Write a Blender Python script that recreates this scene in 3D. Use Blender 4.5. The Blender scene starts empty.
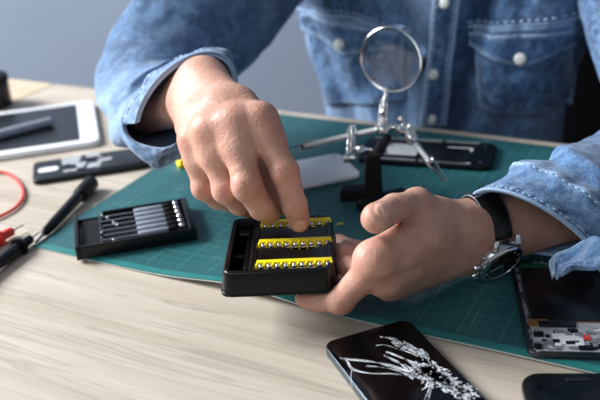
import bpy, bmesh, math, random
import numpy as np
from mathutils import Vector, Matrix, noise as mnoise
random.seed(7); rng=np.random.default_rng(7)
S=.01                                   # everything below is written in centimetres
sc=bpy.context.scene; COL=sc.collection
# ---------------------------------------------------------------- camera frame
FPX=867.; HC=36.5                       # focal length for a 600 px wide frame, camera height over the table top
_u=np.array([-.064,1,.473]); _u/=np.linalg.norm(_u)
_f=np.array([0,0,-1.]); _y=_f-_f.dot(_u)*_u; _y/=np.linalg.norm(_y); _x=np.cross(_y,_u)
RM=np.array([_x,_y,_u]); CAM=np.array([0,0,HC])
def ray(px,py): return RM@np.array([(px-300)/FPX,(200-py)/FPX,-1.])
def A(px,py,z=0.):
    r=ray(px,py); return CAM+r*((z-HC)/r[2])
def D(px,py,d): return CAM+ray(px,py)*d
def proj(p):
    q=RM.T@(np.asarray(p)-CAM); return np.array([300+FPX*q[0]/-q[2],200-FPX*q[1]/-q[2]])
TA=math.radians(-28.6); AX=np.array([math.cos(TA),math.sin(TA),0]); BX=np.array([-math.sin(TA),math.cos(TA),0])
MC=np.array([-24.7,70.7,0])             # front left corner of the cutting mat
# ---------------------------------------------------------------- materials
def sock(n,*names):
    for k in names:
        if k in n.inputs: return n.inputs[k]
def lin(c):
    if isinstance(c,str):
        c=[int(c[i:i+2],16)/255 for i in (0,2,4)]
        c=[x/12.92 if x<=.04045 else ((x+.055)/1.055)**2.4 for x in c]
    return tuple(c)+(1,)
class Mat:
    def __init__(s,name):
        s.m=bpy.data.materials.new(name); s.m.use_nodes=True; s.t=s.m.node_tree; s.N=s.t.nodes; s.L=s.t.links
        s.b=s.N['Principled BSDF']; s.tc=s.N.new('ShaderNodeTexCoord')
    def n(s,t,**k):
        x=s.N.new(t)
        for a,b in k.items(): setattr(x,a,b)
        return x
    def link(s,a,b): s.L.new(a,b)
    def mapping(s,scale=(1,1,1),rot=(0,0,0),loc=(0,0,0),src='Object'):
        m=s.n('ShaderNodeMapping'); m.inputs['Scale'].default_value=scale; m.inputs['Rotation'].default_value=rot; m.inputs['Location'].default_value=loc
        s.link(s.tc.outputs[src],m.inputs['Vector']); return m.outputs[0]
    def noise(s,vec,scale,detail=3,rough=.5,dist=0):
        n=s.n('ShaderNodeTexNoise'); n.inputs['Scale'].default_value=scale; n.inputs['Detail'].default_value=detail; n.inputs['Roughness'].default_value=rough; n.inputs['Distortion'].default_value=dist
        if vec is not None: s.link(vec,n.inputs['Vector'])
        return n.outputs[0]
    def ramp(s,fac,*stops):
        r=s.n('ShaderNodeValToRGB'); e=r.color_ramp.elements
        while len(e)<len(stops): e.new(.5)
        for q,(p,c) in zip(e,stops): q.position=p; q.color=lin(c) if not isinstance(c,(int,float)) else (c,c,c,1)
        s.link(fac,r.inputs[0]); return r.outputs[0]
    def mix(s,fac,a,b,mode='MIX'):
        m=s.n('ShaderNodeMix',data_type='RGBA',blend_type=mode)
        for v,k in ((fac,0),(a,6),(b,7)):
            if isinstance(v,(int,float)): m.inputs[k].default_value=v
            elif isinstance(v,(str,tuple)): m.inputs[k].default_value=lin(v)
            else: s.link(v,m.inputs[k])
        return m.outputs[2]
    def math(s,op,a,b=0.,c=None):
        m=s.n('ShaderNodeMath',operation=op)
        for i,v in enumerate((a,b,c)):
            if v is None: continue
            if isinstance(v,(int,float)): m.inputs[i].default_value=v
            else: s.link(v,m.inputs[i])
        return m.outputs[0]
    def attr(s,name):
        a=s.n('ShaderNodeAttribute'); a.attribute_name=name; return a.outputs['Fac']
    def bump(s,h,strength=.3,dist=.001):
        b=s.n('ShaderNodeBump'); b.inputs['Strength'].default_value=strength; b.inputs['Distance'].default_value=dist
        s.link(h,b.inputs['Height']); s.link(b.outputs[0],s.b.inputs['Normal'])
    def set(s,**k):
        for a,v in k.items():
            i=s.b.inputs[{'color':'Base Color','rough':'Roughness','metal':'Metallic','coat':'Coat Weight','trans':'Transmission Weight','spec':'Specular IOR Level','sheen':'Sheen Weight','sss':'Subsurface Weight','ior':'IOR'}[a]]
            if isinstance(v,(int,float)): i.default_value=v
            elif isinstance(v,(str,tuple)): i.default_value=lin(v)
            else: s.link(v,i)
        return s
def plain(name,color,rough=.5,metal=0,var=.12,scale=60,bumpy=0,**k):
    m=Mat(name); v=m.noise(m.mapping(),scale,3)
    c=lin(color)[:3]; lo=tuple(x*(1-var) for x in c); hi=tuple(min(1,x*(1+var)) for x in c)
    m.set(color=m.ramp(v,(.3,lo),(.7,hi)),rough=rough,metal=metal,**k)
    if bumpy: m.bump(v,bumpy,.0005)
    return m.m
# ---------------------------------------------------------------- mesh collecting
class MB:
    def __init__(s): s.v=[]; s.f=[]; s.n=0
    def add(s,v,f):
        v=np.asarray(v,float).reshape(-1,3); s.v.append(v); s.f+= [[i+s.n for i in q] for q in f]; s.n+=len(v); return s
    def box(s,x0,x1,y0,y1,z0,z1):
        v=[(x,y,z) for z in (z0,z1) for y in (y0,y1) for x in (x0,x1)]
        return s.add(v,[(0,2,3,1),(4,5,7,6),(0,1,5,4),(2,6,7,3),(0,4,6,2),(1,3,7,5)])
    def ring_loft(s,rings,cap=True,closed=False):
        n=len(rings[0]); v=np.concatenate([np.asarray(r,float) for r in rings]); f=[]
        m=len(rings)
        for i in range(m if closed else m-1):
            for j in range(n): a=i*n+j; b=i*n+(j+1)%n; i2=((i+1)%m)*n; f.append((a,b,i2+(j+1)%n,i2+j))
        if cap and not closed: f.append(tuple(range(n))[::-1]); f.append(tuple((m-1)*n+j for j in range(n)))
        return s.add(v,f)
    def slab(s,w,l,h,r,e=.05,z=0,cx=0,cy=0,seg=6,es=3):          # rounded slab, soft edges
        def outline(ins):
            rr=max(r-ins,.001); p=[]
            for q,(sx,sy) in enumerate(((1,1),(-1,1),(-1,-1),(1,-1))):
                for k in range(seg+1):
                    t=math.pi/2*(q+k/seg); p.append((cx+sx*(w/2-r)+rr*math.cos(t),cy+sy*(l/2-r)+rr*math.sin(t)))
            return p
        R=[]
        for k in range(es+1):
            t=math.pi/2*k/es; R.append([(x,y,z+e*(1-math.sin(t))) for x,y in outline(e*(1-math.sin(t)) if 0 else e*(1-math.sin(t)))])
        prof=[(e*(1-math.sin(math.pi/2*k/es)),e*(1-math.cos(math.pi/2*k/es))) for k in range(es+1)]
        rings=[[(x,y,z+dz) for x,y in outline(ins)] for ins,dz in prof]
        rings+=[[(x,y,z+h-dz) for x,y in outline(ins)] for ins,dz in prof[::-1]]
        return s.ring_loft(rings)
    def tube(s,pts,r,n=10,cap=True):
        P=[np.asarray(p,float) for p in pts]; R=r if hasattr(r,'__len__') else [r]*len(P); rings=[]; up=None
        for i,p in enumerate(P):
            t=P[min(i+1,len(P)-1)]-P[max(i-1,0)]; t=t/np.linalg.norm(t)
            if up is None: up=np.array([0,0,1.]) if abs(t[2])<.9 else np.array([1.,0,0])
            x=np.cross(up,t); x/=np.linalg.norm(x); y=np.cross(t,x); up=y
            rings.append([p+R[i]*(x*math.cos(a)+y*math.sin(a)) for a in np.linspace(0,2*math.pi,n,endpoint=False)])
        return s.ring_loft(rings,cap)
    def lathe(s,prof,p0=(0,0,0),ax=(0,0,1),n=24,cap=True):                # prof: (radius, distance along the axis)
        p0=np.asarray(p0,float); t=np.asarray(ax,float); t/=np.linalg.norm(t)
        up=np.array([0,0,1.]) if abs(t[2])<.9 else np.array([1.,0,0]); x=np.cross(up,t); x/=np.linalg.norm(x); y=np.cross(t,x)
        return s.ring_loft([[p0+t*h+max(r,.0005)*(x*math.cos(a)+y*math.sin(a)) for a in np.linspace(0,2*math.pi,n,endpoint=False)] for r,h in prof],cap)
    def ball(s,c,r,n=12,sc_=(1,1,1)):
        c=np.asarray(c,float)
        R=[[c+np.array([r*math.sin(t)*math.cos(a)*sc_[0],r*math.sin(t)*math.sin(a)*sc_[1],-r*math.cos(t)*sc_[2]]) for a in np.linspace(0,2*math.pi,n,endpoint=False)] for t in np.linspace(.02,math.pi-.02,max(6,n//2+1))]
        return s.ring_loft(R)
    def grid(s,P,thick=None):                                    # P[i][j] points; optional closed thickness along +normal list
        P=np.asarray(P,float); a,b=P.shape[:2]
        if thick is None: return s.add(P.reshape(-1,3),[(i*b+j,i*b+j+1,(i+1)*b+j+1,(i+1)*b+j) for i in range(a-1) for j in range(b-1)])
        Q=P+thick; n=a*b; f=[]
        for i in range(a-1):
            for j in range(b-1):
                q=(i*b+j,i*b+j+1,(i+1)*b+j+1,(i+1)*b+j); f.append(q[::-1]); f.append(tuple(k+n for k in q))
        E=[(0,j) for j in range(b)]+[(i,b-1) for i in range(1,a)]+[(a-1,j) for j in range(b-2,-1,-1)]+[(i,0) for i in range(a-2,0,-1)]
        E=[i*b+j for i,j in E]
        for k in range(len(E)): x,y=E[k],E[(k+1)%len(E)]; f.append((x,y,y+n,x+n))
        return s.add(np.concatenate([P.reshape(-1,3),Q.reshape(-1,3)]),f)
    def build(s,name,mat,parent=None,smooth=40,attrs=None,fix=True):
        v=np.concatenate(s.v)
        me=bpy.data.meshes.new(name); me.from_pydata((v*S).tolist(),[],s.f); me.update()
        if fix:
            bm=bmesh.new(); bm.from_mesh(me); bmesh.ops.recalc_face_normals(bm,faces=bm.faces); bm.to_mesh(me); bm.free()
        for m in (mat if isinstance(mat,(list,tuple)) else [mat]): me.materials.append(m)
        if attrs:
            for k,a in attrs.items():
                at=me.attributes.new(k,'FLOAT','POINT'); at.data.foreach_set('value',np.asarray(a,dtype=np.float32))
        if smooth:
            me.polygons.foreach_set('use_smooth',[True]*len(me.polygons))
            try: me.set_sharp_from_angle(angle=math.radians(smooth))
            except Exception: pass
        o=bpy.data.objects.new(name,me); COL.objects.link(o)
        if parent is not None: o.parent=parent
        return o
def tag(o,label=None,cat=None,group=None,kind=None):
    for k,v in (('label',label),('category',cat),('group',group),('kind',kind)):
        if v: o[k]=v
    return o
def thing(name,label,cat,loc=(0,0,0),rz=0,group=None,rot=None):
    o=bpy.data.objects.new(name,None); COL.objects.link(o); o.empty_display_size=.01
    o.location=Vector(loc)*S; o.rotation_euler=rot if rot is not None else (0,0,rz); return tag(o,label,cat,group)
def local(o_loc,rz,p):                                          # world cm -> local cm of a thing turned by rz
    d=np.asarray(p,float)-np.asarray(o_loc,float); c,s_=math.cos(rz),math.sin(rz); return np.array([d[0]*c+d[1]*s_,-d[0]*s_+d[1]*c,d[2]])
def fbm(x,y,z=0.,o=3): return mnoise.fractal(Vector((x,y,z)),1.,2.,o)
def catmull(K,n):                                               # K: (m,d) keys -> n samples
    K=np.asarray(K,float); m=len(K); out=[]
    for t in np.linspace(0,m-1,n):
        i=min(int(t),m-2); u=t-i; p0=K[max(i-1,0)]; p1=K[i]; p2=K[i+1]; p3=K[min(i+2,m-1)]
        out.append(.5*((2*p1)+(-p0+p2)*u+(2*p0-5*p1+4*p2-p3)*u*u+(-p0+3*p1-3*p2+p3)*u**3))
    return np.array(out)
# ---------------------------------------------------------------- signed distance sculpting
class Field:
    def __init__(s,lo,hi,h):
        s.lo=np.array(lo,float); s.h=h; s.n=np.ceil((np.array(hi)-s.lo)/h).astype(int)+1
    def new(s): return np.full(tuple(s.n),4.,dtype=np.float32)
    def block(s,lo,hi,pad=1.6):
        a=np.clip(((np.array(lo)-pad-s.lo)/s.h).astype(int),0,s.n-1); b=np.clip(np.ceil((np.array(hi)+pad-s.lo)/s.h).astype(int)+1,1,s.n)
        sl=tuple(slice(i,j) for i,j in zip(a,b))
        X,Y,Z=np.meshgrid(*[np.arange(i,j,dtype=np.float32)*s.h+l for i,j,l in zip(a,b,s.lo)],indexing='ij')
        return sl,X,Y,Z
    @staticmethod
    def smin(a,b,k):
        if k<=0: return np.minimum(a,b)
        h=np.maximum(k-np.abs(a-b),0)/k; return np.minimum(a,b)-h*h*k*.25
    def cone(s,F,a,b,ra,rb,k=.4,sub=False):
        a=np.asarray(a,float); b=np.asarray(b,float); R=max(ra,rb)
        sl,X,Y,Z=s.block(np.minimum(a,b)-R,np.maximum(a,b)+R)
        d=b-a; L=d.dot(d); t=np.clip(((X-a[0])*d[0]+(Y-a[1])*d[1]+(Z-a[2])*d[2])/L,0,1)
        q=np.sqrt((X-a[0]-t*d[0])**2+(Y-a[1]-t*d[1])**2+(Z-a[2]-t*d[2])**2)-(ra+(rb-ra)*t)
        F[sl]=-s.smin(-F[sl],q,k) if sub else s.smin(F[sl],q,k)
    def ell(s,F,c,axes,rad,k=.4,sub=False):
        c=np.asarray(c,float); R=max(rad); sl,X,Y,Z=s.block(c-R,c+R); M=np.asarray(axes,float)
        p=[((X-c[0])*m[0]+(Y-c[1])*m[1]+(Z-c[2])*m[2])/r for m,r in zip(M,rad)]
        k0=np.sqrt(p[0]**2+p[1]**2+p[2]**2)+1e-6; k1=np.sqrt((p[0]/rad[0])**2+(p[1]/rad[1])**2+(p[2]/rad[2])**2)+1e-6
        q=k0*(k0-1)/k1
        F[sl]=-s.smin(-F[sl],q,k) if sub else s.smin(F[sl],q,k)
    def mesh(s,F):
        ins=F<0; n=np.array(F.shape)-1
        acc=np.zeros(tuple(n)+(3,),np.float32); cnt=np.zeros(tuple(n),np.float32)
        for ax in range(3):
            o1,o2=[i for i in range(3) if i!=ax]
            for p in (0,1):
                for q in (0,1):
                    a=[0,0,0]; a[o1]=p; a[o2]=q; b=list(a); b[ax]=1
                    sa=tuple(slice(a[i],a[i]+n[i]) for i in range(3)); sb=tuple(slice(b[i],b[i]+n[i]) for i in range(3))
                    m=ins[sa]!=ins[sb]; w=np.nonzero(m); fa=F[sa][w]; fb=F[sb][w]; t=fa/(fa-fb)
                    v=np.tile(np.array(a,np.float32),(len(t),1)); v[:,ax]=t; acc[w]+=v; cnt[w]+=1
        w=np.nonzero(cnt>0); idx=np.full(tuple(n),-1,np.int64); idx[w]=np.arange(len(w[0]))
        V=(np.stack(w,1)+acc[w]/cnt[w][:,None])*s.h+s.lo; Q=[]
        for ax in range(3):
            o1,o2=(ax+1)%3,(ax+2)%3; d=[slice(None)]*3; e=[slice(None)]*3; d[ax]=slice(0,-1); e[ax]=slice(1,None)
            m=ins[tuple(d)]!=ins[tuple(e)]; I=np.stack(np.nonzero(m),1)
            ok=(I[:,o1]>0)&(I[:,o2]>0)&(I[:,o1]<n[o1])&(I[:,o2]<n[o2]); I=I[ok]
            def c(x,y): J=I.copy(); J[:,o1]-=x; J[:,o2]-=y; return idx[tuple(J.T)]
            q=np.stack([c(1,1),c(0,1),c(0,0),c(1,0)],1); s0=ins[tuple(I.T)]; q[~s0]=q[~s0][:,::-1]; Q.append(q)
        return V,np.concatenate(Q)
# ---------------------------------------------------------------- setting
M={}
M['wall']=plain('painted_wall','96a3b6',.85,var=.04,scale=3)
M['floor']=plain('grey_floor','6d6a68',.6,var=.1,scale=5)
def wood_mat(name,warm=False):
    m=Mat(name); a=-TA
    v=m.mapping((1,1,1),(0,0,a)); st=m.n('ShaderNodeMapping'); st.inputs['Scale'].default_value=(1.6,26,1); m.link(v,st.inputs['Vector'])
    big=m.noise(st.outputs[0],1.6,3,.5,.6)
    st2=m.n('ShaderNodeMapping'); st2.inputs['Scale'].default_value=(9,190,1); m.link(v,st2.inputs['Vector'])
    fine=m.noise(st2.outputs[0],1.5,4,.65,.3)
    st3=m.n('ShaderNodeMapping'); st3.inputs['Scale'].default_value=(2.2,34,1); st3.inputs['Location'].default_value=(3.1,1.7,0); m.link(v,st3.inputs['Vector'])
    w=m.noise(st3.outputs[0],1.2,5,.6,1.2)
    c=m.ramp(big,(.3,'b0a595' if not warm else 'c0a98c'),(.5,'bcb2a3' if not warm else 'cdb89c'),(.7,'c6bdb0' if not warm else 'd4c2a8'))
    c=m.mix(m.math('MULTIPLY',m.ramp(fine,(.35,1.),(.6,0.)),.34),c,'a3988b')
    c=m.mix(m.math('MULTIPLY',m.ramp(w,(.49,0.),(.525,1.),(.56,0.)),.42),c,'8c8277')
    if not warm:                                                # the small dark knot near the front
        for (px,py,rx,ry,k) in ((283,355,.9,.14,.9),(276,352,1.6,.22,.45),(40,388,3.2,.3,.35)):
            p=A(px,py)*S; mp=m.n('ShaderNodeMapping'); mp.vector_type='TEXTURE'
            mp.inputs['Location'].default_value=tuple(p); mp.inputs['Rotation'].default_value=(0,0,TA); mp.inputs['Scale'].default_value=(rx*S,ry*S,1)
            m.link(m.tc.outputs['Object'],mp.inputs['Vector']); ln=m.n('ShaderNodeVectorMath',operation='LENGTH')
            sx=m.n('ShaderNodeVectorMath',operation='MULTIPLY'); sx.inputs[1].default_value=(1,1,0); m.link(mp.outputs[0],sx.inputs[0]); m.link(sx.outputs[0],ln.inputs[0])
            wob=m.math('ADD',ln.outputs['Value'],m.math('MULTIPLY',m.noise(m.mapping((300,300,300)),1.,2),.9))
            c=m.mix(m.math('MULTIPLY',m.ramp(wob,(.55,1.),(1.3,0.)),k),c,'3a332e')
    m.set(color=c,rough=m.ramp(fine,(.2,.5),(.8,.62)),spec=.35); m.bump(fine,.12,.0006); return m.m
M['wood']=wood_mat('pale_oak'); M['wood2']=wood_mat('warmer_oak',True)
o=MB().box(-420,420,-150,270,-78,-75).build('floor',M['floor'],smooth=0); o['kind']='structure'
o=MB().box(-420,420,262,270,-75,190).build('wall_back',M['wall'],smooth=0); o['kind']='structure'
o=MB().box(-420,420,260.4,262,-75,-66).build('baseboard_back',plain('white_paint','b9bcc0',.5),smooth=0); o['kind']='structure'
# tables: one plank top in front, a second one butted against its left end
def P2(a,b,z=0): return MC+AX*a+BX*b+np.array([0,0,z])
SEAM=(A(0,108)-MC).dot(AX); DEP=40.4
def table(name,a0,a1,mat,label):
    t=thing(name,label,'table',P2((a0+a1)/2,0,-75),0)
    loc=np.array(t.location)/S
    m=MB(); b0=-75; pts=[P2(a0,b0),P2(a1,b0),P2(a1,DEP),P2(a0,DEP)]
    r=[[p+np.array([0,0,z])-loc for p in pts] for z in (-3,-.12,0)]
    c=sum(r[2])/4; r[2]=[p+(c-p)/np.linalg.norm(c-p)*.12 for p in r[2]]
    m.ring_loft(r); top=m.build('table_top',mat,t,smooth=0)
    for a,b in ((a0+6,b0+6),(a1-6,b0+6),(a1-6,DEP-5),(a0+6,DEP-5)):
        g=MB(); g.ring_loft([[P2(a+s*x,b+s*y,z)-loc for x,y in ((-1,-1),(1,-1),(1,1),(-1,1))] for z,s in ((-75,2.2),(-3,3.))]); g.build('leg',mat,t,smooth=0)
    return t
table('wooden_table',SEAM+.12,150,M['wood'],'pale oak table on which the cutting mat and phones lie')
table('wooden_table',SEAM-120,SEAM-.12,M['wood2'],'warmer toned oak table butted against the far left end of the main table')
# ---------------------------------------------------------------- cutting mat
def mat_lift(a,b):
    p=max(0,1-b/9.)
    return .05+.75*math.exp(-((a-21.8)/5.5)**2)*p**2 + .12*math.exp(-((a-45)/9)**2)*p**2
MW,MD=60,38.6
def mat_material():
    m=Mat('green_cutting_mat'); vm=m.n('ShaderNodeMapping'); m.link(m.tc.outputs['Object'],vm.inputs['Vector'])
    sx=m.n('ShaderNodeSeparateXYZ'); m.link(vm.outputs[0],sx.inputs[0])
    x=m.math('MULTIPLY',sx.outputs[0],100.); y=m.math('MULTIPLY',sx.outputs[1],100.)
    def lines(v,per,w,off):
        f=m.math('ABSOLUTE',m.math('SUBTRACT',m.math('FRACT',m.math('DIVIDE',m.math('ADD',v,off+per/2),per)),.5))
        return m.math('LESS_THAN',f,w/per/2)
    g1=m.math('MAXIMUM',lines(x,1.03,.07,.33),lines(y,1.03,.07,.2)); g5=m.math('MAXIMUM',lines(x,3.09,.11,.33),lines(y,3.09,.11,-.85+.0))
    inside=m.math('MULTIPLY',m.math('GREATER_THAN',y,1.1),m.math('MULTIPLY',m.math('LESS_THAN',y,MD-1.1),m.math('MULTIPLY',m.math('GREATER_THAN',x,1.1),m.math('LESS_THAN',x,MW-1.1))))
    big=m.noise(m.mapping((1,1,1)),9,4,.6); 
    base=m.ramp(big,(.3,'205258'),(.7,'2a6165'))
    wear=m.noise(m.mapping((1,1,1),loc=(.3,.1,0)),22,5,.7,.5)
    base=m.mix(m.math('MULTIPLY',m.ramp(wear,(.56,0.),(.72,1.)),.30),base,'6f8f8e')
    sc1=m.n('ShaderNodeMapping'); sc1.inputs['Rotation'].default_value=(0,0,.5); sc1.inputs['Scale'].default_value=(260,5,1); m.link(m.tc.outputs['Object'],sc1.inputs['Vector'])
    base=m.mix(m.math('MULTIPLY',m.ramp(m.noise(sc1.outputs[0],1.,2),(.72,0.),(.78,1.)),.35),base,'7fa09d')
    fade=m.ramp(m.noise(m.mapping(),14,2),(.35,.35),(.65,1.))
    c=m.mix(m.math('MULTIPLY',m.math('MULTIPLY',m.math('MULTIPLY',g1,inside),.4),fade),base,'4fa39c')
    c=m.mix(m.math('MULTIPLY',m.math('MULTIPLY',g5,inside),.2),c,'55aaa2')
    c=m.mix(m.math('MULTIPLY',m.math('LESS_THAN',y,.75),.55),c,'2c8c86')
    m.set(color=c,rough=.45,spec=.45); m.bump(m.noise(m.mapping(),900,2),.1,.0003); return m.m
t=thing('cutting_mat','large dark green cutting mat with a printed grid on the oak table','cutting mat',MC,TA)
NA,NB=90,40
def mat_sheet(z0,z1,i0=0):
    m=MB(); P=[[ (a,b,z0+mat_lift(a,b)) for b in np.linspace(i0,MD-i0,NB)**1.0] for a in np.linspace(i0,MW-i0,NA)]
    m.grid(P,np.array([0,0,z1-z0])); return m
mat_sheet(.09,.2,.0).build('mat_top',mat_material(),t,smooth=0)
mat_sheet(.0,.09,-.03).build('mat_backing',plain('pale_backing','c9cfcb',.6),t,smooth=0)
MZ=.26
# ---------------------------------------------------------------- camera and light
cd=bpy.data.cameras.new('camera'); cam=bpy.data.objects.new('camera',cd); COL.objects.link(cam); sc.camera=cam
mw=Matrix([list(RM[i])+[CAM[i]*S] for i in range(3)]+[[0,0,0,1]]); cam.matrix_world=mw
cd.sensor_width=36; cd.lens=FPX*36/600; cd.clip_start=.02; cd.clip_end=30
cd.dof.use_dof=True; cd.dof.focus_distance=.655; cd.dof.aperture_fstop=5.6
w=bpy.data.worlds.new('world'); sc.world=w; w.use_nodes=True; bg=w.node_tree.nodes['Background']; bg.inputs[0].default_value=(.75,.85,1,1); bg.inputs[1].default_value=.2
def area(name,loc,to,size,sy,power,col):
    l=bpy.data.lights.new(name,'AREA'); l.shape='RECTANGLE'; l.size=size; l.size_y=sy; l.energy=power; l.color=col
    o=bpy.data.objects.new(name,l); COL.objects.link(o); o.location=Vector(loc)*S; o.rotation_euler=(Vector(to)-Vector(loc)).to_track_quat('-Z','Y').to_euler(); return o
area('window_daylight',(-250,150,165),(5,75,0),1.4,1.3,205,(.98,.985,1))
area('rear_fill_light',(-120,-120,170),(15,60,0),1.6,1.2,11,(.93,.96,1))  # added soft fill from behind the camera, no window known there
vs=sc.view_settings; vs.view_transform='Standard'; vs.look='None'; vs.gamma=1; vs.exposure=.17; vs.use_curve_mapping=False
# ---------------------------------------------------------------- shared small-object materials
M['black_plastic']=plain('black_plastic','040507',.3,var=.2,scale=200,spec=.32)
M['black_matte']=plain('black_matte','08080a',.6,spec=.3,var=.2,scale=200,bumpy=.1)
M['glass_black']=plain('black_glass','040508',.12,var=.05,spec=.3)
M['steel']=plain('steel','c6c8ca',.25,1.,var=.1,scale=300)
M['chrome']=plain('chrome','e6e7e9',.2,1.,var=.05)
M['dark_steel']=plain('dark_steel','56595e',.35,1.,var=.15,scale=300)
M['white']=plain('white_plastic','f0f2f5',.35,var=.03)
M['yellow']=plain('yellow_plastic','f0dc14',.4,var=.08)
M['grey_plastic']=plain('grey_plastic','8f98a6',.5,var=.1)
M['silver']=plain('silver_shield','b9bcc0',.42,.35,var=.2,scale=260)
M['battery']=plain('black_battery','0b0c0f',.3,var=.2)
M['board']=plain('dark_board','2b2f33',.45,var=.5,scale=420,bumpy=.4)
M['green_board']=plain('green_board','1f5a45',.45,var=.4,scale=420)
M['copper']=plain('copper_flex','b07848',.4,.6)
M['label_white']=plain('white_label','d8dadd',.6)
M['red']=plain('red_plastic','d8392b',.4,var=.08)
M['alu']=plain('brushed_aluminium','8a8e94',.35,.4,var=.1,scale=500)
def q4(p): return np.array(p,float)
# ---------------------------------------------------------------- tablet + pen
def at_frame(px,py,ang,z=0): return A(px,py,z),math.radians(ang)
L=A(97,147); rz=math.radians(13.5)      # front right corner
w_,l_=24.,16.2; u=np.array([math.cos(rz),math.sin(rz),0]); v=np.array([-math.sin(rz),math.cos(rz),0])
c0=L-u*w_/2+v*l_/2+u*.5
t=thing('tablet','white bordered tablet with a dark screen lying at the left edge','tablet',c0,rz)
MB().slab(w_,l_,.75,1.1,.2).build('tablet_body',M['white'],t)
MB().slab(w_-4.6,l_-2.4,.03,.1,.01,.75).build('screen',plain('dark_screen','1c2026',.3,var=.05,spec=.3),t,smooth=0)
MB().lathe([(.55,0),(.55,.03)],(w_/2-1.15,0,.75)).build('home_button',plain('button_white','ccd2d8',.4),t)
MB().lathe([(.14,0),(.14,.02)],(-w_/2+1.15,0,.755),n=12).build('camera_lens',M['glass_black'],t)
a=A(-22,140,1.35); b=A(53,121,1.35)
t=thing('stylus','grey round stylus lying across the tablet screen','pen',a)
MB().tube([(0,0,0),(b-a)*.02,(b-a)*.97,(b-a)],[.35,.55,.55,.3],16).build('barrel',M['grey_plastic'],t)
MB().tube([(b-a)*.985,(b-a)*1.02],[.25,.12],12).build('tip',M['grey_plastic'],t)
t=thing('black_canister','small black round canister at the left edge on the second table','canister',A(-6,106),0)
MB().lathe([(2.3,0),(2.5,.2),(2.5,3.2),(2.3,3.4)]).build('canister_body',M['black_plastic'],t); MB().lathe([(2.6,3.4),(2.6,4.2),(2.3,4.4)]).build('lid',M['black_matte'],t)
# ---------------------------------------------------------------- opened phones
def phone(name,label,w,l,th,loc,rz,body,r=1.0,cat='phone',e=.15):
    t=thing(name,label,cat,loc,rz); MB().slab(w,l,th,r,e).build('phone_body',body,t); return t
def screws(t,pts,z,mat,r=.09):
    for x,y in pts: MB().lathe([(r,0),(r,.05),(r*.6,.07)],(x,y,z),n=10).build('screw',mat,t)
# left opened phone, long axis along +x
c0=(A(34,168)+A(37,186)+A(148,169)+A(137,153))/4+np.array([.2,.3,0]); rz=math.radians(13.4)
t=phone('opened_phone','black opened phone with bare silver parts on the oak table near the tablet',12.6,5.7,.55,c0,rz,M['black_plastic'],.8)
MB().slab(2.2,1.3,.05,.5,.01,.55,-4.6,-.1).build('speaker_cover',M['label_white'],t)
m=MB(); R=random.Random(3)
for i in range(16):
    x=-3.3+R.random()*4.2; y=-1.8+R.random()*3.6; m.box(x,x+.5+R.random()*1.1,y,y+.35+R.random()*.8,.5,.62+R.random()*.1)
m.build('shield_plates',M['silver'],t,smooth=0)
MB().slab(5.2,4.4,.12,.15,.03,.52,3.2,0).build('battery',M['battery'],t)
screws(t,[(-5.8,2.2),(-5.8,-2.2),(5.9,2.2),(5.9,-2.2),(-3.6,2.1),(.7,-2.2)],.55,M['steel'])
# white back cover, right end shown beside the fingers
L=A(362,178,MZ); rz=math.radians(17.3); u=np.array([math.cos(rz),math.sin(rz),0]); v=np.array([-math.sin(rz),math.cos(rz),0])
c0=L-u*5.5+v*3.1
t=phone('white_phone_cover','white phone back cover lying on the mat behind the fingers',11.0,6.6,.5,c0,rz,M['white'],.9,'phone cover')
MB().slab(10.98,6.58,.22,.9,.05,-.0).build('black_frame',M['black_plastic'],t)
MB().lathe([(.28,0),(.28,.04)],(4.6,2.4,.5),n=14).build('camera_hole',M['label_white'],t)
# black opened phone behind the magnifier stand
rz=math.radians(-18.7); u=np.array([math.cos(rz),math.sin(rz),0]); v=np.array([-math.sin(rz),math.cos(rz),0])
c0=A(493,162,MZ)-u*7.0+v*.6
t=phone('opened_phone','black opened phone with a silver shield lying behind the magnifier stand',14.2,6.6,.6,c0,rz,M['black_plastic'],1.1)
MB().slab(3.4,3.0,.08,.1,.02,.6,-2.6,-.2).build('silver_shield',M['label_white'],t)
MB().slab(2.7,.9,.08,.1,.02,.6,3.4,.8).build('white_bracket',M['label_white'],t)
m=MB(); 
for x0,x1 in ((-6.2,-.8),(-.4,4.9)): m.box(x0,x1,-3.05,-2.75,.6,.68)
m.box(-6.4,1.2,2.7,3.0,.6,.68); m.box(1.6,5.2,2.75,2.95,.6,.66); m.build('inner_rails',M['silver'],t,smooth=0)
MB().slab(4.6,4.0,.1,.1,.02,.58,2.2,-1.0).build('battery',M['battery'],t)
m=MB(); R=random.Random(5)
for i in range(12):
    x=-6+R.random()*1.6; y=-2+R.random()*4; m.box(x,x+.6,y,y+.4,.55,.68)
m.build('chips',M['board'],t,smooth=0)
screws(t,[(-6.2,2.5),(5.9,2.2),(5.9,-2.3),(.3,-2.5),(1.2,-2.5),(-.6,2.4)],.6,M['steel'],.13)
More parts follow.
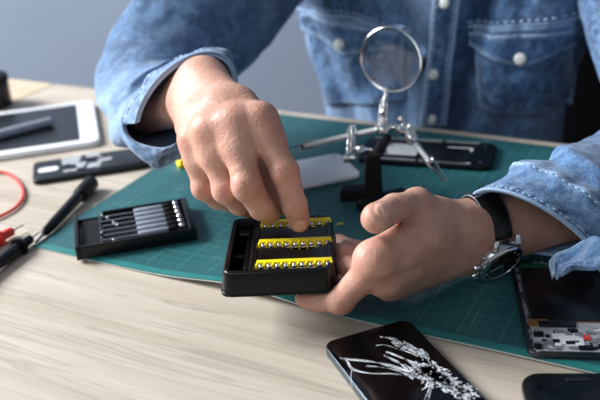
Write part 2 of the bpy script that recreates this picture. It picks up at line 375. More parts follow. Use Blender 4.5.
# right opened phone, long axis along y
rz=math.radians(-8); u=np.array([math.cos(rz),math.sin(rz),0]); v=np.array([-math.sin(rz),math.cos(rz),0])
c0=A(529,360,MZ)+u*3.55+v*6.45
t=phone('opened_phone','half dismantled phone with a bare logic board lying under the denim cuff',7.1,12.9,.5,c0,rz,M['board'],.7)
fr=MB()
for s in (-1,1): fr.box(s*3.5-.09,s*3.5+.09,-5.8,5.8,.1,.66)
fr.box(-2.9,2.9,-6.42,-6.26,.1,.64); fr.box(-2.9,2.9,6.26,6.42,.1,.64); fr.build('metal_frame',M['dark_steel'],t,smooth=0)
MB().slab(6.1,7.7,.16,.15,.04,.48,.25,1.35).build('battery',M['battery'],t)
MB().slab(6.4,3.6,.1,.2,.03,.48,.1,-4.4).build('silver_shield',M['silver'],t)
MB().slab(2.0,1.5,.12,.06,.02,.56,-.7,-4.9).build('white_label',M['label_white'],t)
MB().slab(2.6,.7,.16,.1,.03,.56,-1.2,-2.95).build('flex_cable',M['battery'],t)
m=MB()
for y in (-2.6,): 
    for x in (-2.6,2.2): m.box(x,x+.8,y,y+.22,.55,.68)
m.box(-1.8,2.2,y+.05,y+.12,.55,.6); m.box(-3.2,-2.6,-3.2,-2.4,.55,.68); m.build('copper_contacts',M['copper'],t,smooth=0)
m=MB(); m.box(.35,.55,-4.9,-4.3,.6,.7); m.box(.65,.8,-4.9,-4.3,.6,.7); m.build('red_contacts',M['red'],t,smooth=0)
m=MB(); m.tube([(1.2,-3.9,.72),(2.2,-3.8,.9),(3.2,-4.1,.72)],.07,6); m.build('antenna_wire',M['label_white'],t)
MB().slab(6.0,.9,.1,.06,.02,.48,0,5.75).build('green_board',M['green_board'],t)
m=MB(); R=random.Random(11)
for i in range(46):
    x=-3.2+R.random()*6.0; y=-6.1+R.random()*2.0; m.box(x,x+.15+R.random()*.5,y,y+.1+R.random()*.35,.55,.62+R.random()*.1)
for i in range(14):
    x=-3.1; y=-5+R.random()*10.5; m.box(x-.2,x-.2+.12+R.random()*.2,y,y+.2+R.random()*.5,.5,.62+R.random()*.08)
for i in range(12):
    x=-2.8+R.random()*5; y=5.4+R.random()*.6; m.box(x,x+.3,y,y+.2,.55,.66)
m.build('board_components',M['alu'],t,smooth=0)
m=MB(); R=random.Random(12)
for i in range(30):
    x=-3.2+R.random()*6.0; y=-6.1+R.random()*2.2; m.box(x,x+.2+R.random()*.5,y,y+.15+R.random()*.35,.55,.64+R.random()*.1)
m.build('black_chips',M['black_plastic'],t,smooth=0)
screws(t,[(-3.1,-6.0),(3.1,-6.0),(-3.1,5.9),(3.1,5.9),(-3.2,.5),(1.8,3.4),(-1.9,-5.6),(2.2,-5.6),(2.6,-2.9)],.6,M['steel'],.11)
# cracked phone in front
rz=math.radians(20.5); u=np.array([math.cos(rz),math.sin(rz),0]); v=np.array([-math.sin(rz),math.cos(rz),0])
TL=A(322,343,.7); PW,PL=6.9,13.8; c0=TL+u*PW/2-v*PL/2; c0[2]=0
t=phone('cracked_phone','black phone with a shattered screen lying face up at the front edge of the mat',PW,PL,.72,c0,rz,plain('phone_edge','55606a',.3,.7),.85)
MB().slab(PW-.12,PL-.12,.07,.8,.03,.68).build('front_glass',M['glass_black'],t)
crk=plain('crack_white','e8eef4',.45,var=.1)
m=MB(); zc=.765
def LP(px,py): return local(c0,rz,A(px,py,.76))
def shard(pts,w0,w1):
    P=[LP(*p) for p in pts]; P=catmull(P,len(P)*4); n=len(P); r=[]
    for i,p in enumerate(P):
        d=P[min(i+1,n-1)]-P[max(i-1,0)]; d/=np.linalg.norm(d)+1e-9; nn=np.array([-d[1],d[0],0]); k=i/(n-1); w_=(w0+(w1-w0)*k)*(.7+.5*R.random())
        r.append((p+nn*w_,p-nn*w_))
    v_=[];f_=[]
    for i,(x,y) in enumerate(r): v_+=[(x[0],x[1],zc),(y[0],y[1],zc)]
    for i in range(n-1): f_.append((2*i,2*i+1,2*i+3,2*i+2))
    m.add(v_,f_)
R=random.Random(21)
def wob(pts,w0,w1,n=2,j_=1.2):
    for q in range(n): shard([(x+R.gauss(0,j_)*(k>0),y+R.gauss(0,j_*.6)) for k,(x,y) in enumerate(pts)],w0*R.uniform(.5,1.),w1*R.uniform(.5,1.))
wob([(340,358),(347,361),(352,369),(370,374),(393,374),(415,377)],.03,.07,2,.7)
wob([(340,358),(352,360),(372,362),(392,366),(416,374)],.03,.07,3,.8)
wob([(352,369),(351,376),(352,388)],.025,.01,1,.3)
wob([(384,355),(396,361),(408,367),(424,376)],.05,.08,3,1.); wob([(386,352),(400,357),(414,364),(428,372)],.04,.08,3,1.1)
wob([(380,337),(390,339),(402,345),(414,348),(425,353)],.05,.03,3,1.); wob([(376,345),(386,345),(400,349),(416,354)],.03,.04,2,.9); wob([(390,337),(400,343),(408,348)],.03,.04,2,.8)
wob([(366,366),(380,367),(398,371),(414,378)],.02,.05,2,1.)
wob([(424,353),(430,362),(432,370)],.02,.02,1); wob([(432,380),(428,390),(426,402)],.03,.01,3,2.); wob([(440,382),(452,390),(470,402)],.05,.02,5,2.)
for k in range(620):
    s0=R.random()**1.3*44; cx,cy=424+s0,370+s0*.55
    sp=5.2 if s0<20 else 3.4
    x0=cx+R.gauss(0,sp*1.25); y0=cy+R.gauss(0,sp*.75)
    an=math.atan2(y0-375,x0-431)+R.gauss(0,.4); L_=1.2+abs(R.gauss(0,2.6))
    shard([(x0,y0),(x0+math.cos(an)*L_*.5,y0+math.sin(an)*L_*.4),(x0+math.cos(an)*L_,y0+math.sin(an)*L_*.7)],R.uniform(.03,.10),.015)
for k in range(240):
    s0=abs(R.gauss(0,9)); x0=425+s0+R.gauss(0,3.5); y0=370+s0*.5+R.gauss(0,2.6); an=math.atan2(y0-374,x0-430)+R.gauss(0,.5)
    shard([(x0,y0),(x0+math.cos(an)*1.3,y0+math.sin(an)*.9),(x0+math.cos(an)*2.6,y0+math.sin(an)*1.8)],R.uniform(.08,.16),.05)
for k in range(90):
    s0=R.random()*34; x0=392+s0+R.gauss(0,1.5); y0=341+s0*.42+R.gauss(0,1.9); shard([(x0,y0),(x0+1.5,y0+.7),(x0+3+R.random()*2,y0+1.6)],R.uniform(.02,.055),.01)
m.build('crack_lines',crk,t,smooth=0)
MB().slab(1.2,.12,.02,.05,.005,.75,0,PL/2-.7).build('earpiece',M['battery'],t)
# bottom right black phone
rz=math.radians(-6); u=np.array([math.cos(rz),math.sin(rz),0]); v=np.array([-math.sin(rz),math.cos(rz),0])
TL=A(519,372,.8); c0=TL+u*3.6-v*6.8; c0[2]=0
t=phone('black_phone','black phone lying dark at the bottom right corner on bare wood',7.2,13.6,.85,c0,rz,M['black_plastic'],1.3,e=.3)
MB().slab(6.0,11.2,.03,.3,.01,.85,0,-.3).build('screen',M['glass_black'],t)
MB().slab(1.5,.25,.05,.12,.02,.85,0,5.9).build('earpiece',M['dark_steel'],t)
MB().slab(7.1,13.5,.1,1.25,.04,.4).build('side_band',M['dark_steel'],t)
# ---------------------------------------------------------------- black screwdriver, test probes, red lead
def rodthing(name,label,cat,a,b): 
    t=thing(name,label,cat,a); return t,(b-a)
a=A(35,243,.5); b=A(93,181,.9); t,d=rodthing('precision_screwdriver','black thick handled screwdriver whose tip points at the mat corner','screwdriver',a,b)
MB().tube([d*0,d*.02,d*.16],[.05,.13,.16],8).build('shaft',M['steel'],t)
MB().tube([d*.13,d*.16,d*.3,d*.7,d*.74],[.25,.42,.5,.58,.5],14).build('handle',M['black_plastic'],t)
MB().tube([d*.74,d*.76,d*.97,d*1.],[.55,.78,.8,.5],14).build('end_cap',M['black_matte'],t)
def probe(name,label,tip,tail,mat,z=.75):
    a=A(*tip,.55); b=A(*tail,z); t,d=rodthing(name,label,'test probe',a,b); L_=np.linalg.norm(d); e=d/L_
    MB().tube([d*0,e*.5,e*1.9],[.02,.09,.1],8).build('metal_tip',M['steel'],t)
    MB().lathe([(.2,1.5),(.42,1.7),(.45,2.6),(.42,2.7),(.46,2.8),(.5,3.2)],(0,0,0),e,16).build('nose',mat,t)
    MB().lathe([(.5,3.2),(.88,3.25),(.88,3.5),(.55,3.6)],(0,0,0),e,18).build('finger_guard',mat,t)
    MB().lathe([(.55,3.55),(.6,4.2),(.52,7),(.58,11),(.4,13)],(0,0,0),e,16).build('probe_handle',mat,t)
    return t,e
probe('test_probe','black test probe pointing up to the mat corner',(41,231),(-32,286),M['black_plastic'])
probe('test_probe','red test probe with a bare metal tip beside the black one',(25,224),(-45,262),M['red'])
pts=[A(-30,196,.25),A(-12,176,.25),A(2,172,.25),A(14,177,.25),A(22,187,.25),A(23,197,.25),A(16,207,.25),A(3,215,.25),A(-14,222,.25)]
P=catmull(pts,50); base=P[0].copy(); o=MB().tube(P-base,.17,8).build('red_lead',M['red']); o.location=Vector(base)*S
tag(o,'red rubber coated lead curling at the left edge on the wood','cable')
# tiny yellow things on the mat
for px,py,lab in ((182,166,'small yellow plastic clip on the mat under the hand with the rolled cuff'),(340,224,'tiny yellow chip on the mat between the bit case and the raised thumb')):
    p=A(px,py,MZ); big=px<200; t=thing('yellow_clip' if big else 'yellow_chip',lab,'clip' if big else 'chip',p,.3)
    if big:
        MB().slab(1.0,1.6,.5,.2,.1).build('clip_base',M['yellow'],t); MB().slab(.6,1.1,.35,.15,.08,.5).build('clip_lever',M['yellow'],t)
    else: MB().slab(.65,.22,.06,.05,.02).build('chip_body',M['yellow'],t)
# ---------------------------------------------------------------- screwdriver set case
rz=math.radians(13.0); u=np.array([math.cos(rz),math.sin(rz),0]); v=np.array([-math.sin(rz),math.cos(rz),0])
CW,CL,CH=10.5,7.0,1.2
c0=A(80,260,MZ+.0)+u*CW/2+v*CL/2; c0[2]=MZ
t=thing('screwdriver_case','open black case holding six small screwdrivers on the mat','tool case',c0,rz)
m=MB(); m.slab(CW,CL,.4,.4,.1)
m.slab(CW,.35,CH,.15,.1,0,0,-CL/2+.18); m.slab(CW-2.4,.3,CH,.14,.1,0,1.2,CL/2-.15); m.slab(CW,.3,CH-.5,.14,.1,0,0,CL/2-.15)
for x in (CW/2-.3,): m.slab(.6,CL,CH,.2,.12,0,x,0)
m.slab(.5,CL,CH-.3,.2,.12,0,-CW/2+2.2,0); m.slab(1.9,CL-.6,CH-.75,.1,.08,0,CW/2-1.5-3.,0); m.slab(.55,CL-.6,CH-.25,.1,.08,0,CW/2-2.3,0)
m.build('case_body',M['black_plastic'],t)
MB().slab(.4,CL+.3,1.35,.15,.08,0,-CW/2-.05,0).build('hinged_end_flap',M['black_plastic'],t)
m=MB(); m.slab(1.6,CL-.9,.3,.2,.1,.35,-CW/2+1.2,0); m.build('tray_insert',M['black_matte'],t)
for i in range(6):
    y=2.45-i*.98; lab=['first','second','third','fourth','fifth','sixth'][i]
    p=c0+v*y+np.array([0,0,1.0])
    s=thing('small_screwdriver','grey handled small screwdriver lying in the open black case','screwdriver',p,rz,'six small screwdrivers in the black case')
    MB().tube([(-2.9-.2*(i%2),0,0),(-2.7,0,0),(.2,0,0)],[.1,.1,.1],8).build('shaft',M['steel'],s)
    MB().lathe([(.2,0),(.26,.1),(.26,2.6),(.22,2.7)],(.1,0,.05),(1,0,0),12).build('grip',M['grey_plastic'],s)
    MB().lathe([(.24,2.7),(.28,2.8),(.28,3.5),(.22,3.6)],(.1,0,.1),(1,0,0),12).build('neck',M['black_matte'],s)
    MB().ball((4.05,0,.2),.29,12).build('rotating_cap',M['chrome'],s)
for x,y in ((-2.9,2.7),(-2.4,1.9),(-1.9,.6),(-1.6,.15),(-3.1,-1.1),(-2.1,-2.9)):
    p=c0+u*x+v*y+np.array([0,0,.85]); s=MB().lathe([(.1,0),(.16,.1),(.16,.3),(.08,.4)],(0,0,0),n=10).build('silver_bit',M['chrome']); s.location=Vector(p)*S
    tag(s,'tiny silver bit standing loose in the open black screwdriver case','screwdriver bit','loose silver bits in the screwdriver case')
# ---------------------------------------------------------------- bit case held in the hand
rz=math.radians(-2.5); KW,KL,KH=8.5,9.4,1.9
u=np.array([math.cos(rz),math.sin(rz),0]); v=np.array([-math.sin(rz),math.cos(rz),0])
FL=A(221,298,3.4); c0=FL+u*KW/2+v*KL/2; c0[2]=3.4; BC=c0; BRZ=rz
bit_rows=[(-3.35),(-.1),(3.2)]
t=thing('bit_case','black plastic bit case held over the mat between both hands','bit case',c0,rz)
m=MB(); m.slab(KW,KL,.35,.6,.1); x0,x1=-KW/2,KW/2

def rr_(ins,z,r=.95,seg=8):
    p=[]
    for q,(sx,sy) in enumerate(((1,1),(-1,1),(-1,-1),(1,-1))):
        for k in range(seg+1):
            a_=math.pi/2*(q+k/seg); R_=max(r-ins,.12); p.append((sx*(KW/2-ins-R_)+R_*math.cos(a_),sy*(KL/2-ins-R_)+R_*math.sin(a_),z))
    return p
m.ring_loft([rr_(.02,.0),rr_(-.08,.06),rr_(-.08,.16),rr_(.02,.24),rr_(.2,KH-.22),rr_(.26,KH-.06),rr_(.34,KH),rr_(.62,KH-.02),rr_(.68,KH-.12),rr_(.75,.3)],cap=False)
m.slab(.5,KL-.9,KH-.12,.2,.15,0,x0+2.3,0)
m.slab(.55,KL-3.2,KH-.75,.2,.18,0,x0+1.75,.6)
m.slab(1.5,.9,.9,.3,.25,.2,x0+1.35,-3.3); m.slab(1.5,1.2,1.2,.4,.3,.2,x0+1.3,3.3); m.slab(1.4,.4,.7,.2,.15,.3,x0+1.3,-.2)
m.build('case_tray',M['black_plastic'],t)
for k,(yr) in enumerate(bit_rows):
    # front ledge with the finger notch
    m=MB(); W=x1-x0-2.85; xa=x0+2.6; n=30; P=[]
    prof=[]
    for i in range(n+1):
        x=xa+W*i/n; d=1.25*math.sqrt(max(0,1-((x-(xa+W*.60))/1.25)**2)) if k>0 else .9*math.sqrt(max(0,1-((x-(xa+W*.60))/1.)**2)); prof.append((x,d*.42))
    yf=(-KL/2+.5) if k==0 else bit_rows[k-1]+.55
    yb=yr-.30
    rings=[[(x,yf,.3),(x,yf,KH-.2),(x,yf+.08,KH-.1 if k==0 else KH-.2),(x,yb-d-.05,KH-.2),(x,yb-d,KH-.25),(x,yb-d*.9,.6),(x,yb,.3)] for x,d in prof]
    m.ring_loft(rings); m.build('bit_ledge',M['black_plastic'],t)
    m=MB(); nb=9; pit=W/ nb; y0=yr-.1; 
    m.slab(W-.1,.42,1.72,.05,.03,.25,xa+W/2,yr+.36)
    for i in range(nb+1):
        x=xa+.05+pit*i*(W-.1)/W; m.slab(.2,.34,1.7,.08,.05,.25,min(max(x,xa+.09),xa+W-.09),yr+.02)
    m.build('yellow_bit_holder',M['yellow'],t)
    for i in range(nb):
        x=xa+.05+(i+.5)*(W-.1)/nb; p=c0+u*x+v*(yr-.04)+np.array([0,0,.42])
        s=thing('screwdriver_bit',['steel bit in the yellow row nearest the camera','steel bit in the middle yellow row','steel bit in the far yellow row under the fingertips'][k]+' of the held black case','screwdriver bit',p,rz,['bits in the near yellow row','bits in the middle yellow row','bits in the far yellow row'][k])
        MB().lathe([(.24,0),(.27,.06),(.27,1.15),(.22,1.2),(.2,1.3)],n=6).build('hex_shank',M['chrome'],s)
        MB().ball((0,0,1.28),.23,8).build('bit_end',M['chrome'],s)
# ---------------------------------------------------------------- magnifier with clamp arms
base=A(377,205,MZ); t=thing('magnifier_stand','chrome magnifying glass with two clamp arms on a black cast stand','magnifier',base)
def B(p): return np.asarray(p,float)-base
fz=MZ
m=MB()
c=A(385,203,MZ)
def foot(p,q,w,h):
    p=np.asarray(p);q=np.asarray(q); d=q-p; L_=np.linalg.norm(d); e=d/L_; nn=np.array([-e[1],e[0],0])
    rings=[[B(p+e*s+nn*x*w/2*kk+np.array([0,0,z])) for x,z in ((-1,0),(1,0),(1,hh*.8),(.8,hh),(-.8,hh),(-1,hh*.8))] for s,hh,kk in ((0,h*.8,.95),(.2,h,1),(L_-.2,h,1),(L_,h*.8,.95))]
    m.ring_loft(rings)
pc=A(373,200,MZ)
foot(A(341,198,MZ),A(378,198,MZ),1.7,1.15); foot(A(361,212,MZ),A(408,199,MZ),1.9,1.0)
m.build('cast_base',M['black_matte'],t)
m=MB(); top=D(388,136,84.3)
pb=pc.copy(); zt=top[2]
def sq(cn,a,b,z): return [B(np.array([cn[0]+x*a,cn[1]+y*b,z])) for x,y in ((-1,-1),(1,-1),(1,1),(-1,1))]
cm=pc+np.array([.1,.1,0]); zm=A(371,155,0)[2]+5.0
m.ring_loft([sq(pc,1.0,.9,MZ+.8),sq(pc,.85,.7,MZ+1.4),sq(cm,.72,.55,zm-.3),sq(cm,.6,.45,zm)]); m.tube([B(cm*[1,1,0]+[0,0,zm-.8]),B((cm*[1,1,0]+[0,0,zm]+top)/2),B(top)],[.55,.42,.36],10)
m.build('post',M['black_matte'],t)
# crossbar
bl=D(291,149,86.5); br=D(381,129,84.5)
M['rod']=plain('polished_rod','e4e6e8',.38,.55,var=.03)
MB().tube([B(bl+(br-bl)*.1),B(br)],.32,12).build('crossbar',M['rod'],t)
def joint(p,e,name='joint',s=1.):
    m=MB(); e=np.asarray(e,float); e/=np.linalg.norm(e)
    m.lathe([(.25*s,-.7*s),(.48*s,-.6*s),(.5*s,-.15*s),(.34*s,-.1*s),(.34*s,.1*s),(.5*s,.15*s),(.48*s,.6*s),(.25*s,.7*s)],B(p),e,14); return m.build(name,M['chrome'],t)
def knob(p,e,r=.42):
    m=MB(); m.lathe([(r*.5,0),(r,.12),(r,.35),(r*.6,.5)],B(p),e,12); m.build('wing_nut',M['chrome'],t)
camx=RM[:,0]; camy=RM[:,1]; camz=RM[:,2]
# clamp under the bar to the post
p1=D(352,136,84); p2=D(351,148,83.5); p3=D(350,158,83.3)
joint(p1,camy); joint(p2,camy,'joint',.8); joint(p3,camx+camz*.3,'joint',.95); knob(p1+camy*.6,camy,.35)
for s in (-1,1): MB().tube([B(p1+camx*s*.33-camy*.3),B(p3+camx*s*.33-camy*.4)],.15,8).build('clamp_plate',M['chrome'],t)
MB().tube([B(p2+camx*.3),B(D(372,150,83.))],.2,10).build('clamp_bolt',M['chrome'],t); knob(D(361,150,82.6),camz,.45)
# central joint under the lens
p4=D(383,128,84.3); joint(p4,camx,s=1.05); joint(p4+camy*.9,camy,s=.85); knob(p4+camz*.3-camy*.2,camz,.5)
p5=D(383,113,84.2); p6=D(384,104,84.2)
joint(p5,camz,s=.9); joint(p6,camy,s=.75)
for s in (-1,1): MB().tube([B(p4+camx*s*.32+camy*.4),B(p6+camx*s*.3)],.16,8).build('clamp_plate',M['chrome'],t)
knob(p5+camz*.4,camz,.35)
# magnifying lens
lc=D(392.5,59,84.2)
e1=camx*.60-camy*.80                      # long axis of the ellipse
nn=(camx*-.50+camy*-.36+camz*.79); nn=nn-nn.dot(e1)*e1; nn/=np.linalg.norm(nn)
RL=3.22
MB().lathe([(RL-.22,.42),(RL-.02,.5),(RL+.04,.45),(RL+.06,-.75),(RL,-.8),(RL-.2,-.72),(RL-.24,0),(RL-.22,.42)],B(lc),nn,72,False).build('lens_frame',M['chrome'],t)
gm=Mat('lens_glass').set(color='f4f8fa',rough=.0,trans=1.,ior=1.45)
h=[.10,.14,.2,.26,.30]
MB().lathe([(.001,.33)]+[( (RL-.25)*k, .33-.07*k*k) for k in (.2,.4,.6,.8,1.)]+[((RL-.25)*k,.10-.05*k*k) for k in (1.,.8,.6,.4,.2)]+[(.001,.10)],B(lc),nn,64).build('lens',gm.m,t,smooth=60)
st=D(386,90,84.2)
MB().tube([B(st+camy*.15),B(st-camy*.5),B(p6+camy*.3)],[.3,.26,.22],12).build('lens_stem',M['chrome'],t)
# clips
def clip(p,q,name='alligator_clip'):
    p=np.asarray(p);q=np.asarray(q); d=q-p;L_=np.linalg.norm(d);e=d/L_; sdd=np.cross(e,camz); sdd/=np.linalg.norm(sdd)
    m=MB()
    for s in (-1,1):
        pr=[(0,.32,.35),(.25,.3,.42),(.45,.2,.42),(.75,.1,.3),(1.,.03,.12)]
        rings=[[B(p+e*L_*k+sdd*s*(o)+sdd*s*.12*a+camz*w_*b) for a,b in ((0,-1),(0,1),(1,.8),(1.2,0),(1,-.8))] for k,o,w_ in pr]
        m.ring_loft(rings)
    m.build(name,M['steel'],t); MB().lathe([(.2,-.45),(.2,.45)],B(p+e*L_*.42),camz,10).build('clip_pin',M['dark_steel'],t)
clip(D(313,144,86.1),D(287,151,86.6))
MB().tube([B(D(318,143,86)),B(D(309,145,86.2))],.36,10).build('clip_socket',M['chrome'],t)
p7=D(401,127,83.6); p8=D(411,138,82.6)
joint(p7,camx*.8+camy*.3,s=1.); joint(p8,camy*.8-camx*.3,s=.95); knob(p7+camy*.55,camy,.42); knob(p8+camz*.4,camz,.5); joint(D(406,131,83),camx,s=1.05)
MB().tube([B(D(387,128,84.2)),B(p7)],.24,10).build('arm_rod',M['chrome'],t)
MB().tube([B(p7+camx*.2),B(D(410,125,83)),B(D(414,131,82.6)),B(p8+camx*.3)],.17,8).build('clamp_plate',M['chrome'],t)
MB().tube([B(p8),B(D(429,161,81.6))],.27,10).build('arm_rod',M['rod'],t); joint(D(430,162,81.5),camx*.8+camy*.5,s=.55)
clip(D(427,158,81.6),D(446,181,81))
# ---------------------------------------------------------------- the person: hands and forearms sculpted as distance fields
sk=Mat('skin')
v1=sk.noise(sk.mapping(),45,4,.6); v2=sk.noise(sk.mapping(),420,3,.6)
base=sk.ramp(v1,(.3,'bf8f7e'),(.55,'cd9f8b'),(.75,'d6ad9a'))
base=sk.mix(sk.math('MULTIPLY',sk.ramp(v2,(.45,0.),(.75,1.)),.30),base,'aa745e')
base=sk.mix(sk.math('MULTIPLY',sk.ramp(sk.noise(sk.mapping(),26,4,.6,1.),(.5,0.),(.66,1.)),.35),base,'b37f70')
base=sk.mix(sk.math('MULTIPLY',sk.attr('flush'),.55),base,'c07b66')
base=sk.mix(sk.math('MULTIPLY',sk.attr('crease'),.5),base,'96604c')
base=sk.mix(sk.attr('nail'),base,'e0b09c')
sk.set(color=base,rough=sk.ramp(sk.attr('nail'),(0,.46),(1,.28)),sss=.12,spec=.4)
sk.b.inputs['Subsurface Radius'].default_value=(1,.35,.2); sk.b.inputs['Subsurface Scale'].default_value=.004
cr=sk.n('ShaderNodeTexVoronoi',feature='DISTANCE_TO_EDGE'); cr.inputs['Scale'].default_value=520; sk.link(sk.mapping((1,1,1)),cr.inputs['Vector'])
hh=sk.math('ADD',sk.math('MULTIPLY',cr.outputs['Distance'],.5),v2); hb=sk.math('ADD',sk.math('MULTIPLY',hh,.7),sk.math('MULTIPLY',sk.noise(sk.mapping(),150,4,.65,.5),1.6)); sk.bump(hb,.45,.001)
M['skin']=sk.m
camx=RM[:,0]; camy=RM[:,1]; camz=RM[:,2]
def sculpt(parts_palm,fingers,lo,hi,h,kf,carve=(),wrinkles=(),nails=(),extra=()):
    G=Field(lo,hi,h); palm=G.new()
    for a,b,ra,rb,k in parts_palm: G.cone(palm,a,b,ra,rb,k)
    for c,ax,rad,k,sub in extra: G.ell(palm,c,ax,rad,k,sub)
    F=palm.copy()
    for fi in fingers:
        f=G.new(); k=fi.get('k',.35)
        P=fi['p']; r=fi['r']
        for i in range(len(P)-1): G.cone(f,P[i],P[i+1],r[i],r[i+1],k)
        for c,ax,rad,kk,sub in fi.get('ell',()): G.ell(f,c,ax,rad,kk,sub)
        F=np.minimum(F,G.smin(palm,f,fi.get('kp',kf)))
    for a,b,r,k in carve: G.cone(F,a,b,r,r*.6,k,True)
    for c,s,ax,amp,per,ext in wrinkles:                            # c centre on the skin, s finger direction
        sl,X,Y,Z=G.block(np.asarray(c)-ext,np.asarray(c)+ext,.3)
        dx,dy,dz=X-c[0],Y-c[1],Z-c[2]; q=dx*s[0]+dy*s[1]+dz*s[2]; rr=dx*dx+dy*dy+dz*dz
        w_=np.exp(-rr/(ext*.55)**2)
        F[sl]=F[sl]+amp*w_*(.5+.5*np.cos(q*2*math.pi/per+1.2*np.sin((dx-dz)*3)))
    for c,n_,s,w_,l_ in nails:                                    # a shallow plate with a groove round it
        x=np.cross(s,n_); sl,X,Y,Z=G.block(np.asarray(c)-1,np.asarray(c)+1,.2)
        d=[(X-c[0])*k[0]+(Y-c[1])*k[1]+(Z-c[2])*k[2] for k in (x,s,n_)]
        e=np.sqrt((d[0]/w_)**2+(d[1]/l_)**2)
        near=np.exp(-(np.maximum(-d[2]-.35,0)/.2)**2)
        F[sl]=F[sl]+(.055*np.exp(-((e-1.08)/.14)**2)-.02*np.clip(1.05-e,0,1))*near
    V,Q=G.mesh(F); return V,Q
def fr(p,q,n_):                                                 # frame along p->q with normal hint
    s=np.asarray(q)-np.asarray(p); s/=np.linalg.norm(s); n_=n_-n_.dot(s)*s; n_/=np.linalg.norm(n_); return s,n_,np.cross(s,n_)
# ---- his right hand (coming down from the picture's left)
Wr=D(203,82,73.6); Wu=D(193,103,74.0)
Fr_=D(168,88,85); Fu=D(146,112,84)
rI=[D(260,121,66.4),D(285,172,65.6),D(295,206,66.3),D(299.5,223,67.)]
rM=[D(235,124,66.4),D(247,186,65.3),D(262,208,66.5),D(270,214,67.4)]
rR=[D(209,131,67.2),D(226,190,67.0),D(240,204,68.6),D(250,209,70)]
rP=[D(194,140,68.8),D(204,188,69.2),D(217,199,71.),D(228,204,72.3)]
rT=[D(212,100,74),D(246,140,72),D(270,182,70.),D(281,205,68.8)]
palm=[(Fr_,Wr,2.0,1.95,1.5),(Fu,Wu,2.1,1.75,1.5),(Wr,rI[0],1.75,1.12,1.2),(Wr,rM[0],1.6,1.12,1.2),(Wu,rR[0],1.6,1.08,1.2),(Wu,rP[0],1.65,1.0,1.2),
 (rI[0],rI[0]*.66+rI[1]*.34,1.1,1.0,.9),(rM[0],rM[0]*.6+rM[1]*.4,1.12,1.05,.9),(rR[0],rR[0]*.58+rR[1]*.42,.98,.98,.9),(rP[0],rP[0]*.6+rP[1]*.4,.88,.88,.9),
 ((Wr*.35+rI[0]*.65),(Wr*.35+rM[0]*.65),1.35,1.35,1.2),(Wr*.35+rM[0]*.65,Wu*.35+rR[0]*.65,1.35,1.3,1.2),(Wu*.35+rR[0]*.65,Wu*.35+rP[0]*.65,1.3,1.2,1.2),
 (rI[0]*.7+rI[1]*.3,rM[0]*.72+rM[1]*.28,.92,.98,1.),(rM[0]*.66+rM[1]*.34,rR[0]*.66+rR[1]*.34,.98,.95,1.),(rR[0]*.6+rR[1]*.4,rP[0]*.6+rP[1]*.4,.88,.8,1.),(rI[0],rM[0],1.05,1.05,1.),(rM[0],rR[0],1.02,.98,1.),(rR[0],rP[0],.98,.88,1.),
 (D(215,112,73.2),D(240,135,69.6),1.5,1.1,1.2),(D(195,120,73.6),D(212,145,70.),1.4,1.0,1.2),(rT[0],rT[1],1.6,1.25,1.4),((Wr+Wu)/2,(rM[0]+rR[0])/2+camz*-.2,1.7,1.1,1.2),
 (rI[0]+camz*-.4,rM[0]+camz*-.5,.9,.9,.8),(rM[0]+camz*-.5,rR[0]+camz*-.5,.9,.9,.8),(rR[0]+camz*-.5,rP[0]+camz*-.5,.85,.85,.8)]
def knuck(P,r,sx,n_=None): return (P+sx,[camx,camy,camz],(r,r,r*.8),.7,False)
ext=[knuck(rI[0],.9,camz*.25)]
def seg_f(P,r,n_,tipflat=.12,bulge=.12):
    E=[]
    for i in (1,2):
        E.append((P[i]+n_*.10,[*np.eye(3)],(r[i]*1.02,)*3,.3,False))
    return E
fing=[dict(p=rI,r=[1.13,1.02,.93,.76],kp=.8,k=.35,ell=[(rI[1]+camz*.12,list(np.eye(3)),(1.02,)*3,.3,False),((rI[2]*.35+rI[3]*.65)-camz*.15,list(np.eye(3)),(.86,)*3,.3,False)]),
 dict(p=rM,r=[1.2,1.12,.95,.8],kp=.8,ell=[(rM[1]+camz*.1,list(np.eye(3)),(1.1,)*3,.3,False)]),
 dict(p=rR,r=[1.04,1.04,.88,.76],kp=.8,ell=[(rR[1]+camz*.1,list(np.eye(3)),(1.0,)*3,.3,False)]),
 dict(p=rP,r=[.95,.95,.8,.68],kp=.8,ell=[(rP[1]+camz*.1,list(np.eye(3)),(.9,)*3,.3,False)]),
 dict(p=rT[1:],r=[1.25,1.0,.82],kp=.7)]
wr=[]; nl=[]
def wrk(P,i,r,n_,amp=.11,per=.26,ext_=.75):
    s=P[i+1]-P[i-1]; s/=np.linalg.norm(s); n2=n_-n_.dot(s)*s; n2/=np.linalg.norm(n2); c=P[i]+n2*r; wr.append((c,s,None,amp,per,ext_)); return c
red=[]
for P,r in ((rI,1.0),(rM,1.08),(rR,.98),(rP,.88)): red.append((wrk(P,1,r,camz),.9,.8))
red.append((wrk(rI,2,.92,camz,.08,.22,.5),.6,.5))
for P in (rI,rM,rR,rP): red.append((P[0]+camz*1.1,1.2,.5))
s,n_,x=fr(rI[2],rI[3],camz); nc=rI[3]+n_*.72-s*.02; nailsR=[(nc,n_,s,.50,.62)]
carve=[]
PR=[Wr,Wu,Fr_,Fu]+rI+rM+rR+rP+rT; lo=np.min(PR,0)-2.6; hi=np.max(PR,0)+2.6; lo2=lo.copy(); hi2=hi.copy()
V1,Q1=sculpt(palm,fing,lo,hi,.1,.55,carve,wr,nailsR,ext)
redR=red; 
